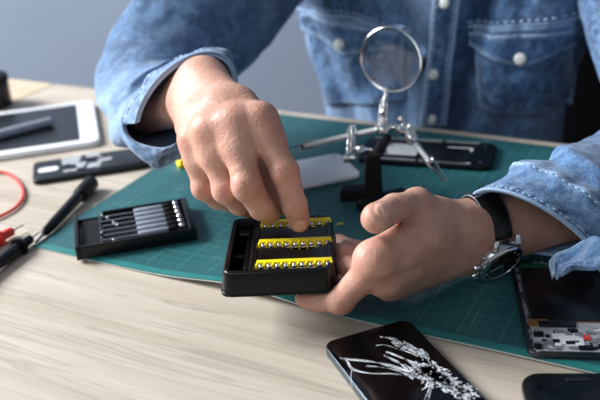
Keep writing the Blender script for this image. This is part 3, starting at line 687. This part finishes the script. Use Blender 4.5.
# ---- his left hand (at the picture's right), thumb up, fingers under the case
wr=[]; red=[]
Lr=A(467,224,4.9); Lu=A(481,245,2.8)
Er=A(600,190,5.6); Eu=A(620,232,4.4)
Er=D(640,165,78); Eu=D(640,200,77)
lI=[A(376,264,6.2),A(341,300,2.75),A(318,300.5,2.35),A(304,298.5,2.4)]
lM=[A(384,279,4.5),A(349,268,3.7),A(330,268,2.4),A(300,265,2.4)]
lR=[lM[0]+np.array([.55,1.7,-1.5]),A(346,256,3.6),A(326,250,2.4),A(304,248,2.4)]
lP=[lM[0]+np.array([1.4,3.4,-2.6]),A(357,250,2.6),A(340,243,2.0),A(322,240,2.1)]
lT=[D(449,223,67.2),D(417,205,64.6),D(394.5,208,62.2),D(377,216.5,60.2)]
def pt(*a): return D(*a)
palmL=[(Er,Lr,3.0,1.55,1.5),(Eu,Lu,3.0,1.65,1.5),(Lr,lI[0],1.6,1.15,1.2),(Lr*.6+Lu*.4,lM[0],1.7,1.1,1.2),(Lu,lR[0],1.6,1.0,1.2),(Lu,lP[0],1.5,1.0,1.2),
 (Lr,lT[0],1.5,1.45,1.2),(lT[0],lT[1],1.5,1.12,1.0),
 (A(430,232,6.0),lI[0]+camy*.35,1.5,1.1,1.2),(A(424,236,6.4),A(370,259,6.5),1.0,.85,1.2),(lT[0]*.6+lT[1]*.4,lI[0]*.75+Lr*.25,1.1,1.1,1.2),(lI[0],lM[0],1.0,1.0,.9),(lM[0],lR[0],1.,.9,.8),(lR[0],lP[0],.9,.9,.8)]
extL=[(lI[0]+camz*.1+camy*.25,list(np.eye(3)),(1.1,)*3,.9,False),(lT[1]+camy*.15,list(np.eye(3)),(1.12,)*3,.6,False)]
fingL=[dict(p=lI,r=[1.15,.95,.8,.68],kp=.5,ell=[(lI[1]+camz*.08-camy*.06,list(np.eye(3)),(.97,)*3,.3,False)]),
 dict(p=lM,r=[1.1,.9,.78,.68],kp=.5),dict(p=lR,r=[1.0,.88,.76,.66],kp=.5),dict(p=lP,r=[.9,.75,.66,.6],kp=.5),
 dict(p=lT[1:],r=[1.13,1.02,.98],kp=.4,k=.3,ell=[(lT[3]-camx*.12-camy*.18,list(np.eye(3)),(1.0,)*3,.3,False)])]
carveL=[(D(399,226.5,62.7),D(431,217,64.3),.22,.35),(D(372,203,59.4),D(380,208,59.3),.09,.12),(D(380,208,59.3),D(383,216,59.3),.07,.12),(D(430,216,64.3),D(437,226,65.),.08,.5),(A(371,290,5.3),A(420,272,4.9),.22,1.0)]
red.append((wrk(lI,1,.95,camz*.6-camy*.8,.08,.24,.6),.8,.9)); wrk(lT,2,1.02,camy*.5+camz*.85,.22,.42,1.1)
red.append((lT[3]-camx*.9,.9,.45)); red.append((lI[0]+camz*1.1,1.2,.5)); red.append((lI[3],1.6,.4)); red.append((lM[1],1.3,.8)); red.append((lR[1],1.3,.8))
s,n_,x=fr(lT[2],lT[3],camx*.62+camy*.62+camz*.45); nailsL=[(lT[3]+n_*.97+s*.1,n_,s,.62,.72)]
PL_=[Lr,Lu,Er,Eu]+lI+lM+lR+lP+lT; lo=np.min(PL_,0)-2.8; hi=np.max(PL_,0)+2.8; hi[0]=min(hi[0],34)
V2,Q2=sculpt(palmL,fingL,lo,hi,.1,.5,carveL,wr,nailsL,extL)
redL=red
def attrs(V,red,nails,carve):
    fl=np.zeros(len(V)); na=np.zeros(len(V)); cr_=np.zeros(len(V))
    for c,r,a in red: d=np.linalg.norm(V-c,axis=1); fl=np.maximum(fl,a*np.exp(-(d/r)**2))
    for c,n_,s,w_,l_ in nails:
        x=np.cross(s,n_); d=V-c; e=np.sqrt((d.dot(x)/w_)**2+(d.dot(s)/l_)**2); na=np.maximum(na,np.clip((1.04-e)/.12,0,1)*(d.dot(n_)>-.5))
    for a,b,r,k in carve:
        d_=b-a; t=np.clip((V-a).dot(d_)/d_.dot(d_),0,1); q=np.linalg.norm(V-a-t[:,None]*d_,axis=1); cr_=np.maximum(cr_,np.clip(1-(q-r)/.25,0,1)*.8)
    return fl,na,cr_
a1=attrs(V1,redR,nailsR,carve[:3]); a2=attrs(V2,redL,nailsL,carveL[:4])
# ---------------------------------------------------------------- denim
def denim(name):
    m=Mat(name); n1=m.noise(m.mapping(),14,4,.6,.4); n2=m.noise(m.mapping(),110,4,.7); n3=m.noise(m.mapping(),700,2,.7)
    n4=m.noise(m.mapping(),38,5,.65,.8)
    c=m.ramp(n1,(.3,'1f3a60'),(.5,'315480'),(.72,'4b74a2'))
    c=m.mix(m.math('MULTIPLY',m.ramp(n4,(.38,1.),(.55,0.)),.65),c,'182d4c')
    c=m.mix(m.math('MULTIPLY',m.ramp(n2,(.45,0.),(.68,1.)),.46),c,'86aed8')
    c=m.mix(m.math('MULTIPLY',m.ramp(n3,(.45,0.),(.7,1.)),.30),c,'a9c4e0')
    c=m.mix(m.math('MULTIPLY',m.math('MINIMUM',m.math('MAXIMUM',m.attr('wear'),0.),1.),.85),c,'b4cfec')  # cloth wear, plus lit areas painted paler
    c=m.mix(m.math('MULTIPLY',m.math('MINIMUM',m.math('MAXIMUM',m.attr('dye'),0.),1.),.75),c,'182c4c')  # dark dye blotches, plus shade painted in folds and upper sleeve
    m.set(color=c,rough=.9,spec=.15,sheen=.15)
    m.bump(m.math('ADD',m.math('MULTIPLY',n2,1.),m.math('MULTIPLY',n3,.5)),.5,.0012); return m.m
M['denim']=denim('denim')
M['thread']=plain('pale_thread','9db4d0',.8)
M['snap']=plain('pearl_snap','dfe3e0',.3,var=.05,coat=.4)
M['snap_dark']=plain('dark_snap','4a4f56',.35,.8)
M['black_cloth']=plain('black_cloth','040509',.95,spec=.1)
def resample(K,n): return catmull(np.array([np.concatenate([np.asarray(c,float),np.asarray(a,float),np.asarray(b,float)]) for c,a,b in K]),n)
class Sleeve:
    # keys: (centre, point at angle 0, point at angle 90) as world points
    zmin=None
    def __init__(s,keys,ns,nt,fold,t0=0,t1=2*math.pi,thick=.22,seed=0):
        K=[(np.asarray(c),np.asarray(a)-c,np.asarray(b)-c) for c,a,b in keys]
        s.K=resample(K,ns); s.ns=ns; s.nt=nt; s.fold=fold; s.t0=t0; s.t1=t1; s.closed=abs((t1-t0)-2*math.pi)<1e-6
    def point(s,i,th,off=0.):
        k=s.K[i]; c,a,b=k[:3],k[3:6],k[6:9]; u=i/(s.ns-1)
        d=a*math.cos(th)+b*math.sin(th); L_=np.linalg.norm(d); f=s.fold(u,th)
        p=c+d*(1+(f+off)/L_)
        if s.zmin is not None: p[2]=max(p[2],s.zmin+(.4-off)*.6)   # cloth lying on the table
        return p
    def mesh(s,name,mat,parent,wear,dye=lambda u,t:0,i0=0,i1=None,off=0,thick=.18,t0=None,t1=None,nt=None):
        i1=s.ns if i1 is None else i1; full=t0 is None and s.closed; t0=s.t0 if t0 is None else t0; t1=s.t1 if t1 is None else t1; nt=nt or s.nt
        TH=np.linspace(t0,t1,nt,endpoint=not full); O=[];I=[];wa=[];dy=[]
        for i in range(i0,i1):
            O.append([s.point(i,t,off) for t in TH]); I.append([s.point(i,t,off-thick) for t in TH])
            wa+=[wear(i/(s.ns-1),t) for t in TH]; dy+=[dye(i/(s.ns-1),t) for t in TH]
        n=len(TH); m=len(O); v=np.concatenate([np.array(O).reshape(-1,3),np.array(I).reshape(-1,3)]); N=n*m; f=[]
        for i in range(m-1):
            for j in range(n if full else n-1):
                j2=(j+1)%n; q=(i*n+j,i*n+j2,(i+1)*n+j2,(i+1)*n+j); f.append(q); f.append(tuple(k+N for k in q[::-1]))
        for j in range(n if full else n-1):
            j2=(j+1)%n; f.append((j,N+j,N+j2,j2)); e=(m-1)*n; f.append((e+j,e+j2,N+e+j2,N+e+j))
        if not full:
            for i in range(m-1):
                f.append((i*n,(i+1)*n,N+(i+1)*n,N+i*n)); e=n-1; f.append((i*n+e,N+i*n+e,N+(i+1)*n+e,(i+1)*n+e))
        b=MB(); b.add(v,f); return b.build(name,mat,parent,smooth=50,attrs=dict(wear=wa+wa,dye=dy+dy))
def ring(c,a,b): return (D(*c),D(*a),D(*b))
person=thing('person','person in a faded denim shirt leaning over the table, working with both hands','person',(18,118,-75))
PO=np.array([18,118,-75.])
class Shift:                                                     # parts of the person live in the frame of the person's base
    pass
_b=MB.build
def build_person(mb,name,mat,parent,**k):
    mb.v=[v-PO for v in mb.v]; return _b(mb,name,mat,parent,**k)
# body: both hands with forearms plus the hidden upper arms and trunk, one mesh
lowz=1.45-.9*np.clip((20-V2[:,0])/5,0,1); V2[:,2]=np.where(V2[:,2]<lowz+.5,lowz+.5*np.exp(np.minimum(0,(V2[:,2]-lowz-.5)/.5)),V2[:,2])
bm_=MB(); bm_.add(V1,Q1.tolist()); bm_.add(V2,Q2.tolist())
z0=[np.zeros(0)]*3
def coarse():
    G=Field((-30,70,-30),(66,150,48),1.0); F=G.new()
    shR=P2(8,DEP+18,29); shL=P2(34,DEP+18,29); elR=D(152,82,90); elL=D(648,118,87)
    
    for a_ in (13,20.5,28): G.cone(F,P2(a_,DEP+15,-20),P2(a_,DEP+16,26),6,6.5,3)
    G.cone(F,shR,shL,3.8,3.8,4)
    G.cone(F,shR,D(215,0,98),3.2,2.6,2); G.cone(F,D(215,0,98),elR,2.6,2.4,2); G.cone(F,elR,(Fr_+Fu)/2,2.4,2.0,2)
    G.cone(F,shL,D(622,20,94),3.6,2.8,2); G.cone(F,D(622,20,94),elL,2.8,2.4,2); G.cone(F,elL,(Er+Eu)/2,2.4,2.2,2)
    G.cone(F,P2(20.6,DEP+17,30),P2(20.6,DEP+14,44),6,5.5,3)
    return G.mesh(F)
V3,Q3=coarse(); bm_.add(V3,Q3.tolist())
za=np.zeros(len(V3))
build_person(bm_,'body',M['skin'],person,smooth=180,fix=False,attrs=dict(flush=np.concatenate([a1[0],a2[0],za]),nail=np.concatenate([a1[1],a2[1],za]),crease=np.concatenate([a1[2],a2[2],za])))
# shirt front and back
_bz=[(-24,14.5,DEP+15.6),(-12,15.2,DEP+15),(0,15.7,DEP+14.2),(6,17.6,DEP+14),(12,19.6,DEP+14),(18,20.6,DEP+14.),(26,21.5,DEP+15),(33,21.5,DEP+17),(38,14,DEP+18)]
_bt=np.array(_bz,float)
def bx_(z): return z,float(np.interp(z,_bt[:,0],_bt[:,1])),float(np.interp(z,_bt[:,0],_bt[:,2]))
UC=20.6
def tfold(u,z):
    f=.9*fbm(u*.10+3,z*.07,1.3)+.5*fbm(u*.28,z*.14+5,4.)+.12*math.sin(u*1.9+2.5*fbm(u*.1,z*.1,2.))*fbm(u*.2,z*.3,6.)*2
    f+=.9*math.exp(-((u-1.6-.05*(z-6))/2.2)**2)-1.7*math.exp(-((u-5.6-.22*(z-4))/1.9)**2)*(1 if z<16 else math.exp(-((z-16)/4)**2))
    f+=.5*math.exp(-((u+7+.5*(z-2))/2.2)**2)-.5*math.exp(-((u+11+.5*(z-2))/2.)**2)
    f+=.45*math.exp(-((u-11-.9*(z-3))/1.6)**2)-.4*math.exp(-((u-14-.9*(z-3))/1.6)**2)
    return f
def front(u,z,off=0.):
    _,w_,bc=bx_(z); q=min(abs(u)/w_,1.); d=10.5
    y=d*(1-q**2.7)**(1/2.7); n_=-BX
    return P2(UC+u,bc,z)+n_*(y+tfold(u,z)*min(1,(1-q)*4)+off)
def torso():
    Z=np.linspace(-24,38,150); TH=np.linspace(0,2*math.pi,200,endpoint=False); O=[];wa=[];dy=[]
    for z in Z:
        _,w_,bc=bx_(z); r=[]
        for t in TH:
            c,s_=math.cos(t),math.sin(t); u=w_*math.copysign(abs(c)**.74,c)
            if s_<=0: r.append(front(u,z))
            else: r.append(P2(UC+u,bc,z)+BX*(10*abs(s_)**.74))
            g=fbm(u*.5,z*.18,9.)*.5; wa.append(.3*max(0,tfold(u,z)-.2)+.2*max(0,g)+.5*max(0,1-abs(z)/7)*(1 if u<-6 else .3)); dy.append(.8*max(0,-tfold(u,z)))  # lower left painted paler as side light, fold valleys darker as shade
        O.append(r)
    b=MB(); b.ring_loft(O,cap=False)
    c=np.mean(O[-1],0); return b,wa,dy
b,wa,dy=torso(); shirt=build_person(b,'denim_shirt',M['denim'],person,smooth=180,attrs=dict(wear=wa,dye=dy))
def inv(px,py):                                                  # shirt front coordinates seen at a photo point
    u,z=0.,8.; g=np.array([px,py],float)
    for _ in range(14):
        p=proj(front(u,z)); J=np.stack([(proj(front(u+.3,z))-p)/.3,(proj(front(u,z+.3))-p)/.3],1)
        d=np.linalg.solve(J,g-p); n_=np.linalg.norm(d); d=d*min(1,4/n_) if n_>0 else d; u=float(np.clip(u+.8*d[0],-19,19)); z=float(z+.8*d[1])
        if n_<.01: break
    return u,z
def patch(name,corners,off,thick,nu,nz,parent=shirt,edge=.9,wearf=None):
    # corners: lower-left, lower-right, upper-right, upper-left in shirt coordinates
    c=np.array(corners,float); P=[];wa=[]
    for i in np.linspace(0,1,nz):
        row=[]
        for j in np.linspace(0,1,nu):
            p=(c[0]*(1-j)+c[1]*j)*(1-i)+(c[3]*(1-j)+c[2]*j)*i; 
            row.append(front(p[0],p[1],off)); e=min(i*np.linalg.norm(c[3]-c[0]),(1-i)*np.linalg.norm(c[3]-c[0]),j*np.linalg.norm(c[1]-c[0]),(1-j)*np.linalg.norm(c[1]-c[0]))
            wv=edge*math.exp(-(e/.35)**2)+.25*max(0,fbm(p[0],p[1]*1.0,3.)); wa.append(wv if wearf is None else wearf(i,j,e))
        P.append(row)
    b=MB(); b.grid(P,-BX*thick); return build_person(b,name,M['denim'],parent,smooth=180,attrs=dict(wear=wa+wa,dye=[0]*len(wa)*2))
def stitch(name,pts,off,parent,w_=.09,dash=.42,gap=.3,mat=None):
    P=catmull(np.array(pts,float),max(4,len(pts)*12)); seg=np.linalg.norm(np.diff(P,axis=0),axis=1); L_=np.concatenate([[0],np.cumsum(seg)]); b=MB(); s0=0
    while s0<L_[-1]-dash:
        q=[]
        for s_ in (s0,s0+dash): q.append([np.interp(s_,L_,P[:,k]) for k in (0,1)])
        b.tube([front(*q[0],off),front(*q[1],off)],w_,6); s0+=dash+gap
    return build_person(b,name,mat or M['thread'],parent,smooth=180)
u_t,z_t=inv(447,2); u_b,z_b=inv(433,118); pl=[]
a0=inv(421,125); a1_=inv(447,125); a2_=inv(462,-6); a3_=inv(435,-6)
placket=patch('placket',[a0,a1_,a2_,a3_],.18,.3,16,60,edge=1.0)
stitch('stitching',[(a0[0]+.5,a0[1]),(a3_[0]+.5,a3_[1])],.5,placket); stitch('stitching',[(a1_[0]-.5,a1_[1]),(a2_[0]-.5,a2_[1])],.5,placket)
def button(px,py,off,parent,r=.62,mat='snap'):
    u,z=inv(px,py); p=front(u,z,off); n_=-BX*.97+np.array([0,0,.25]); b=MB(); b.lathe([(r*.7,0),(r,.08),(r,.2),(r*.8,.32),(r*.35,.37)],p,n_,20); return build_person(b,'button',M[mat],parent)
for q in ((446,2),(435,73),(433,118)): button(*q,.5,placket)
def pocket(pl_,flap,seam,btn):
    c=[inv(*q) for q in pl_]; pk=patch('pocket',c,.1,.22,24,24,edge=.55)
    g=[inv(*q) for q in flap]                                   # five points: left, point, right, upper right, upper left
    P=[];wa=[]; n=31
    for j in np.linspace(0,1,n):
        lowp=(np.array(g[0])*(1-2*j)+np.array(g[1])*2*j) if j<.5 else (np.array(g[1])*(2-2*j)+np.array(g[2])*(2*j-1)); up=np.array(g[4])*(1-j)+np.array(g[3])*j
        row=[]
        for i in np.linspace(0,1,14):
            p=lowp*(1-i)+up*i; row.append(front(p[0],p[1],.4)); e=min(i,1-i)*np.linalg.norm(up-lowp); wa.append(1.1*math.exp(-(e/.35)**2)*(.7+.6*fbm(p[0]*2,p[1]*2,1.)))
        P.append(row)
    b=MB(); b.grid(P,-BX*.22); fl=build_person(b,'pocket_flap',M['denim'],shirt,smooth=180,attrs=dict(wear=wa+wa,dye=[0]*len(wa)*2))
    s_=[inv(*q) for q in seam]; stitch('stitching',s_,.15,shirt,.13,.5,.35)
    button(*btn,.75,fl,.68)
    return pk
pocket([(480,108),(572,104),(576,20),(474,26)],[(470,44),(522,66),(578,43),(578,28),(470,31)],[(468,22),(520,21),(580,12)],(522,57))
pocket([(322,92),(405,100),(404,30),(308,10)],[(303,27),(346,54),(398,48),(400,32),(303,11)],[(300,4),(350,12),(400,28)],(342,43))
# yoke seam as a raised welt
def welt(name,pix,h=.45,off=.1):
    P=catmull(np.array([inv(*q) for q in pix],float),40); b=MB(); b.tube([front(p[0],p[1],off) for p in P],h*.5,8); return build_person(b,name,M['denim'],shirt,smooth=180,attrs=dict(wear=[.55]*(40*8),dye=[0]*(40*8)))
welt('yoke_seam',[(468,27),(520,25),(584,16)]); welt('yoke_seam',[(298,8),(350,17),(402,33)])
# ---- sleeve on his right arm (picture left)
def foldR(u,t):
    f=.45*fbm(math.cos(t)*1.6+4,math.sin(t)*1.6,u*9)*min(1,u*4)
    f+=.55*math.exp(-((u-.36)/.10)**2)*math.sin(t*3+u*30)*.8*(.4+.6*max(0,math.cos(t)))
    f+=.35*math.sin(u*34+2.2*math.sin(t+.6))*math.exp(-((u-.33)/.16)**2)
    f+=.5*math.exp(-((u-.62)/.2)**2)*fbm(t*.9,u*5,7.)
    f+=.12*math.sin(t*13)*math.exp(-((u-.135)/.03)**2)
    return f
keysR=[ring((187,107,76.5),(214,55,76.5),(145,101,74.5)),
 ring((180,103,79),(209,52,79),(134,102,77)),
 ring((172,96,82.5),(208,50,82),(123,103,79.5)),
 ring((160,80,88),(207,50,86),(121,86,82)),
 ring((160,57,93),(214,58,92),(138,62,87)),
 ring((188,30,96),(232,80,96),(186,32,90)),
 ring((225,-6,99),(268,46,99),(225,-6,92.5)),
 ring((262,-48,101),(306,-2,101),(262,-48,94)),
 ring((300,-95,103),(340,-50,103),(300,-95,96))]
SR=Sleeve(keysR,150,120,foldR)
T0,T1=2.55-2*math.pi,1.98
def wearLitR(u,t):
    w=.12+.35*max(0,fbm(u*12,t*2,2.)); x=t%(2*math.pi)
    w+=.35*math.exp(-((u-.0)/.02)**2)+.5*math.exp(-((u-.135)/.012)**2)
    w+=.35*math.exp(-((u-.25)/.18)**2)*max(0,math.cos(x-2.4))  # lit left side of the sleeve painted paler
    return w
def b_of(sl,name,*a,**k):
    o=sl.mesh(name,*a,**k); o.data.transform(Matrix.Translation(Vector(-PO*S))); return o
sl=b_of(SR,'sleeve',M['denim'],shirt,wearLitR,dye=lambda u,t:.5*max(0,min(1,(u-.42)*4)),i0=18)  # shade on the upper arm painted into the cloth colour
def cuffwear(u,t):
    e=min(abs(u-.0),abs(u-.135)); return .3+.7*math.exp(-(u/.008)**2)+.7*math.exp(-((u-.135)/.012)**2)+.35*math.sin(t*26)*math.exp(-((u-.03)/.012)**2)+.3*math.sin(t*24+1)*math.exp(-((u-.115)/.015)**2)
cu=b_of(SR,'cuff',M['denim'],shirt,cuffwear,dye=lambda u,t:.7*max(0,math.sin(t*30+2*math.sin(t*3)))*math.exp(-((u-.012)/.006)**2)+.3*max(0,fbm(u*26,t*4,8.)),i0=0,i1=21,off=.22,thick=.42,t0=T0,t1=T1,nt=320)
cu.data.materials[0]=M['denim']
def pbut(p,n_,r,mat,parent):
    b=MB(); b.lathe([(r*.7,0),(r,.06),(r,.14),(r*.7,.2),(r*.3,.22)],p,n_,18); return build_person(b,'button',M[mat],parent)
fk=[((127,112,79),(121,116,80)),((125,128,76.5),(120,132,77.5)),((134,140,75),(131,150,75.8)),((150,146,74.5),(147,163,75.)),((166,147,74.5),(158,169,75.2)),((180,140,75.5),(176,160,76)),((194,126,77),(196,148,77))]
F0=catmull(np.array([D(*x[0]) for x in fk]),121); F1=catmull(np.array([D(*x[1]) for x in fk]),121)
P=[];wa=[]
for i,t in enumerate(np.linspace(0,1,60)):
    k=t*(len(fk)-1); i0=min(int(k),len(fk)-2); q=k-i0
    K0=F0[int(t*120)]; K1=F1[int(t*120)]; row=[]
    for j in np.linspace(0,1,24):
        pz=K0*(1-j)+K1*j+camz*(.9*math.sin(j*math.pi)**.8+.12*fbm(t*7,j*3,2.)); row.append(pz); e=min(j,1-j); wa.append(.3+.75*math.exp(-(e/.05)**2)+.35*math.sin(t*60)*math.exp(-((e-.15)/.07)**2)+.3*fbm(t*9,j*4,5.))
    P.append(row)
b=MB(); b.grid(P,np.array([0,.25,-.15])); lf=build_person(b,'cuff_flap',M['denim'],shirt,smooth=60,attrs=dict(wear=wa+wa,dye=[0]*len(wa)*2))
p=D(161,158,75.); pbut(p+camz*.75,-camy*.3+camz*.9,.5,'snap_dark',shirt)
def cuff_stitch(SLV,i,t0,t1,parent,off,r=.042,dash=.055,gap=.035,name='stitching',mat='thread',cont=False):
    b=MB(); t_=t0
    if cont: b.tube([SLV.point(i,t,off) for t in np.linspace(t0,t1,160)],r,6)
    else:
        while t_<t1-dash: b.tube([SLV.point(i,t_,off),SLV.point(i,t_+dash*.5,off+.02),SLV.point(i,t_+dash,off)],r,5); t_+=dash+gap
    k=dict(attrs=dict(wear=[.75]*sum(len(v) for v in b.v),dye=[0]*sum(len(v) for v in b.v))) if mat=='denim' else {}
    return build_person(b,name,M[mat],parent,smooth=180,**k)
cuff_stitch(SR,0,T0,T1,cu,.2,.13,name='hem',mat='denim',cont=True)
cuff_stitch(SR,3,T0,T1,cu,.24); cuff_stitch(SR,18,T0,T1,cu,.24)
# ---- sleeve on his left arm (picture right)
def foldL(u,t):
    f=.4*fbm(math.cos(t)*1.7+1,math.sin(t)*1.7,u*9+3)*min(1,u*5)
    f+=.5*math.sin(u*40+2.*math.sin(t*1.+.3))*math.exp(-((u-.22)/.10)**2)
    f+=.16*math.sin(t*15)*math.exp(-((u-.16)/.03)**2)
    f+=.7*math.exp(-((u-.62)/.25)**2)*fbm(t*.9,u*5,17.)
    return f
keysL=[ring((536,236,68.3),(478,193,67.6),(564,222,65.2)),
 ring((564,226,69.5),(508,176,69.5),(592,211,65.)),
 ring((592,209,71),(541,160,72.5),(612,190,66.)),
 ring((622,198,74),(575,147,75.5),(640,185,68.)),
 ring((665,165,80),(618,118,82),(680,165,73.5)),
 ring((676,110,88),(610,100,88),(680,120,81.5)),
 ring((655,40,93),(586,42,93),(658,40,86.5)),
 ring((632,-35,97),(572,-22,97),(632,-35,90)),
 ring((600,-100,100),(530,-70,100),(600,-100,92))]
SL=Sleeve(keysL,150,120,foldL); SL.zmin=1.0
def wearL(u,t): return .05+.4*max(0,fbm(u*12,t*2,5.))+.5*math.exp(-((u-.16)/.012)**2)
b_of(SL,'sleeve',M['denim'],shirt,wearL,i0=22)
cl=b_of(SL,'cuff',M['denim'],shirt,lambda u,t:.12+1.0*math.exp(-(u/.012)**2)+.6*math.exp(-((u-.16)/.012)**2)+.45*math.sin(t*30)*math.exp(-((u-.03)/.013)**2)+.2*fbm(u*30,t*5,1.),dye=lambda u,t:.85*max(0,math.sin(t*34+2*math.sin(t*3)))*math.exp(-((u-.0155)/.006)**2)+.3*max(0,fbm(u*26,t*4,8.)),i0=0,i1=25,off=.2,thick=.42,t0=-3.9,t1=2.25,nt=320)
cuff_stitch(SL,0,-3.9,2.25,cl,.12,.15,name='hem',mat='denim',cont=True)
cuff_stitch(SL,4,-3.9,2.25,cl,.21); cuff_stitch(SL,22,-3.9,2.25,cl,.21)
# the loose end of the open cuff drooping onto the phone
fk=[((583,243,4.2),(607,248,4.8)),((570,252,3.2),(606,263,3.6)),((555,258,2.5),(597,273,2.6)),((548,267,2.0),(573,273,2.1)),((552,283,1.3),(561,281,1.4))]
P=[];wa=[]
for i,t in enumerate(np.linspace(0,1,16)):
    k=t*(len(fk)-1); i0=min(int(k),len(fk)-2); q=k-i0; a=A(*fk[i0][0])*(1-q)+A(*fk[i0+1][0])*q; b=A(*fk[i0][1])*(1-q)+A(*fk[i0+1][1])*q
    row=[]
    for j in np.linspace(0,1,20):
        pz=a*(1-j)+b*j+np.array([0,0,.35*math.sin(j*7+1)*t+.5*math.sin(j*math.pi)]); pz[2]=max(pz[2],MZ+.8); row.append(pz); e=min(1-t,j); wa.append(.15+.9*math.exp(-(e/.07)**2)+.5*fbm(i*.2,j*5,3.)+.4*math.sin(j*22+t*12)*math.exp(-((1-t-.2)/.12)**2))
    P.append(row)
b=MB(); b.grid(P,np.array([0,-.05,.32])); build_person(b,'cuff_flap',M['denim'],shirt,smooth=60,attrs=dict(wear=wa+wa,dye=[0]*len(wa)*2))
# black chair behind the person
ct=P2(38,DEP+52,-75); t=thing('office_chair','black office chair standing behind the person in the denim shirt','chair',ct,TA)
MB().slab(46,8,60,6,2.5,50,4,-8).build('backrest',M['black_cloth'],t); MB().slab(52,48,8,8,3,41,0,-26).build('seat',M['black_cloth'],t)
MB().lathe([(3,8),(3,41)],(0,-26,0)).build('gas_column',M['dark_steel'],t)
for k in range(5):
    a=k*2*math.pi/5; e=np.array([math.cos(a),math.sin(a),0]); MB().tube([np.array([0,-26,9.])+e*2,np.array([0,-26,6.5])+e*29],[2.2,1.6],8).build('leg',M['black_plastic'],t); MB().ball(np.array([0,-26,2.8])+e*29,2.7,10).build('caster',M['black_plastic'],t)
# ---------------------------------------------------------------- wristwatch on the left wrist
fdir=((Er+Eu)/2-(Lr+Lu)/2); fdir/=np.linalg.norm(fdir); wc=A(486,226,4.2)
vu=Lr-Lu; vu-=vu.dot(fdir)*fdir; vu/=np.linalg.norm(vu); vn=np.cross(fdir,vu); 
if vn.dot(camz)<0: vn=-vn
t=thing('wristwatch','steel wristwatch with a black leather strap on the wrist beside the denim cuff','watch',wc)
WR_T=.04
cA=Lr*(1-WR_T)+Er*WR_T; cB=Lu*(1-WR_T)+Eu*WR_T; ra=1.6*(1-WR_T)+3.0*WR_T; rb=ra
wc2=(cA+cB)/2+np.array([0,0,.12]); half=np.linalg.norm(cA-cB)/2; RU=half+ra+.06; RN=ra+.1
def WP(th,off=0.,ax=0.):                                        # a point of the band ring round the wrist, angle 0 towards the thumb side
    a=vu*math.cos(th)*(RU+off+.12)+vn*math.sin(th)*(RN+off+.1)
    return wc2+a+fdir*ax-wc
bw=.95
def band(t0,t1,off,th_,w0,w1,n=60):
    rings=[]
    for k in range(n+1):
        t_=t0+(t1-t0)*k/n; w_=w0+(w1-w0)*abs(2*k/n-1)
        sl_=.16*w_; rings.append([WP(t_,off-sl_,-w_),WP(t_,off+th_*.7-sl_,-w_),WP(t_,off+th_-sl_,-w_*.8),WP(t_,off+th_+sl_,w_*.8),WP(t_,off+th_*.7+sl_,w_),WP(t_,off+sl_,w_)])
    return MB().ring_loft(rings)
TH=2.2                                                          # where the watch case sits on the ring
band(TH-.55,TH-2*math.pi+.55,.08,.26,1.0,1.15,90).build('strap',plain('black_leather','0b0b0c',.35,var=.2,scale=300,bumpy=.2),t)
for s_ in (-1,1):
    m=MB(); m.tube([WP(TH-.7-k*.12,.28+.16*s_,s_*(.98)) for k in range(38)],.06,6); m.build('strap_edge',plain('grey_edge','7c8087',.4),t)
nw=vu*math.cos(TH)/1.0+vn*math.sin(TH); nw/=np.linalg.norm(nw); pcs=WP(TH,.02)-nw*.15
tw=np.cross(fdir,nw)
m=MB(); m.lathe([(1.7,0),(1.95,.15),(2.02,.4),(2.02,.75),(1.95,.85),(1.8,.9)],pcs,nw,48); m.build('watch_case',M['steel'],t)
MB().lathe([(1.78,.84),(1.98,.86),(1.98,.98),(1.86,1.1),(1.66,1.12),(1.62,1.0)],pcs,nw,48,False).build('bezel',M['chrome'],t)
MB().lathe([(1.66,.9),(1.66,.95)],pcs,nw,48).build('dial',plain('dark_dial','101a1c',.3),t)
m=MB()
for k in range(12):
    a=k*math.pi/6; e=fdir*math.cos(a)+tw*math.sin(a); m.tube([pcs+nw*.99+e*1.35,pcs+nw*.99+e*1.56],.045,6)
m.build('hour_marks',M['steel'],t)
MB().tube([pcs+nw*1.02,pcs+nw*1.02+(fdir*.4+tw*.9)*.85],.05,6).build('hour_hand',M['steel'],t)
MB().tube([pcs+nw*1.04,pcs+nw*1.04+(-fdir*.9+tw*.3)*1.25],.04,6).build('minute_hand',M['steel'],t)
wg=Mat('watch_glass').set(color='ffffff',rough=0.,trans=1.,ior=1.3)
MB().lathe([(1.62,1.07),(1.6,1.11),(1.2,1.15),(.5,1.17),(.01,1.175)],pcs,nw,40).build('watch_glass',wg.m,t)
for a,r_,l_,nm in ((0,.3,.5,'crown'),(.48,.2,.42,'pusher'),(-.48,.2,.42,'pusher')):
    e=-fdir*math.cos(a)+tw*math.sin(a); MB().lathe([(.12,1.9),(.12,2.08),(r_,2.1),(r_,2.1+l_*.8),(r_*.7,2.1+l_)],pcs+nw*.55,e,14).build(nm,M['chrome'],t)
for s1 in (-1,1):
    for s2 in (-1,1):
        p0=pcs+nw*.5+tw*s1*1.45+fdir*s2*1.12; p1=pcs+nw*.15+tw*s1*2.35+fdir*s2*1.08; MB().tube([p0,(p0+p1)/2+nw*.12,p1],[.34,.3,.2],8).build('lug',M['chrome'],t)
# loose end of the strap with its buckle on the thumb side
MB().tube([WP(.35,.3,-1.15),WP(.35,.42,1.1)],.09,6).build('buckle',M['chrome'],t)
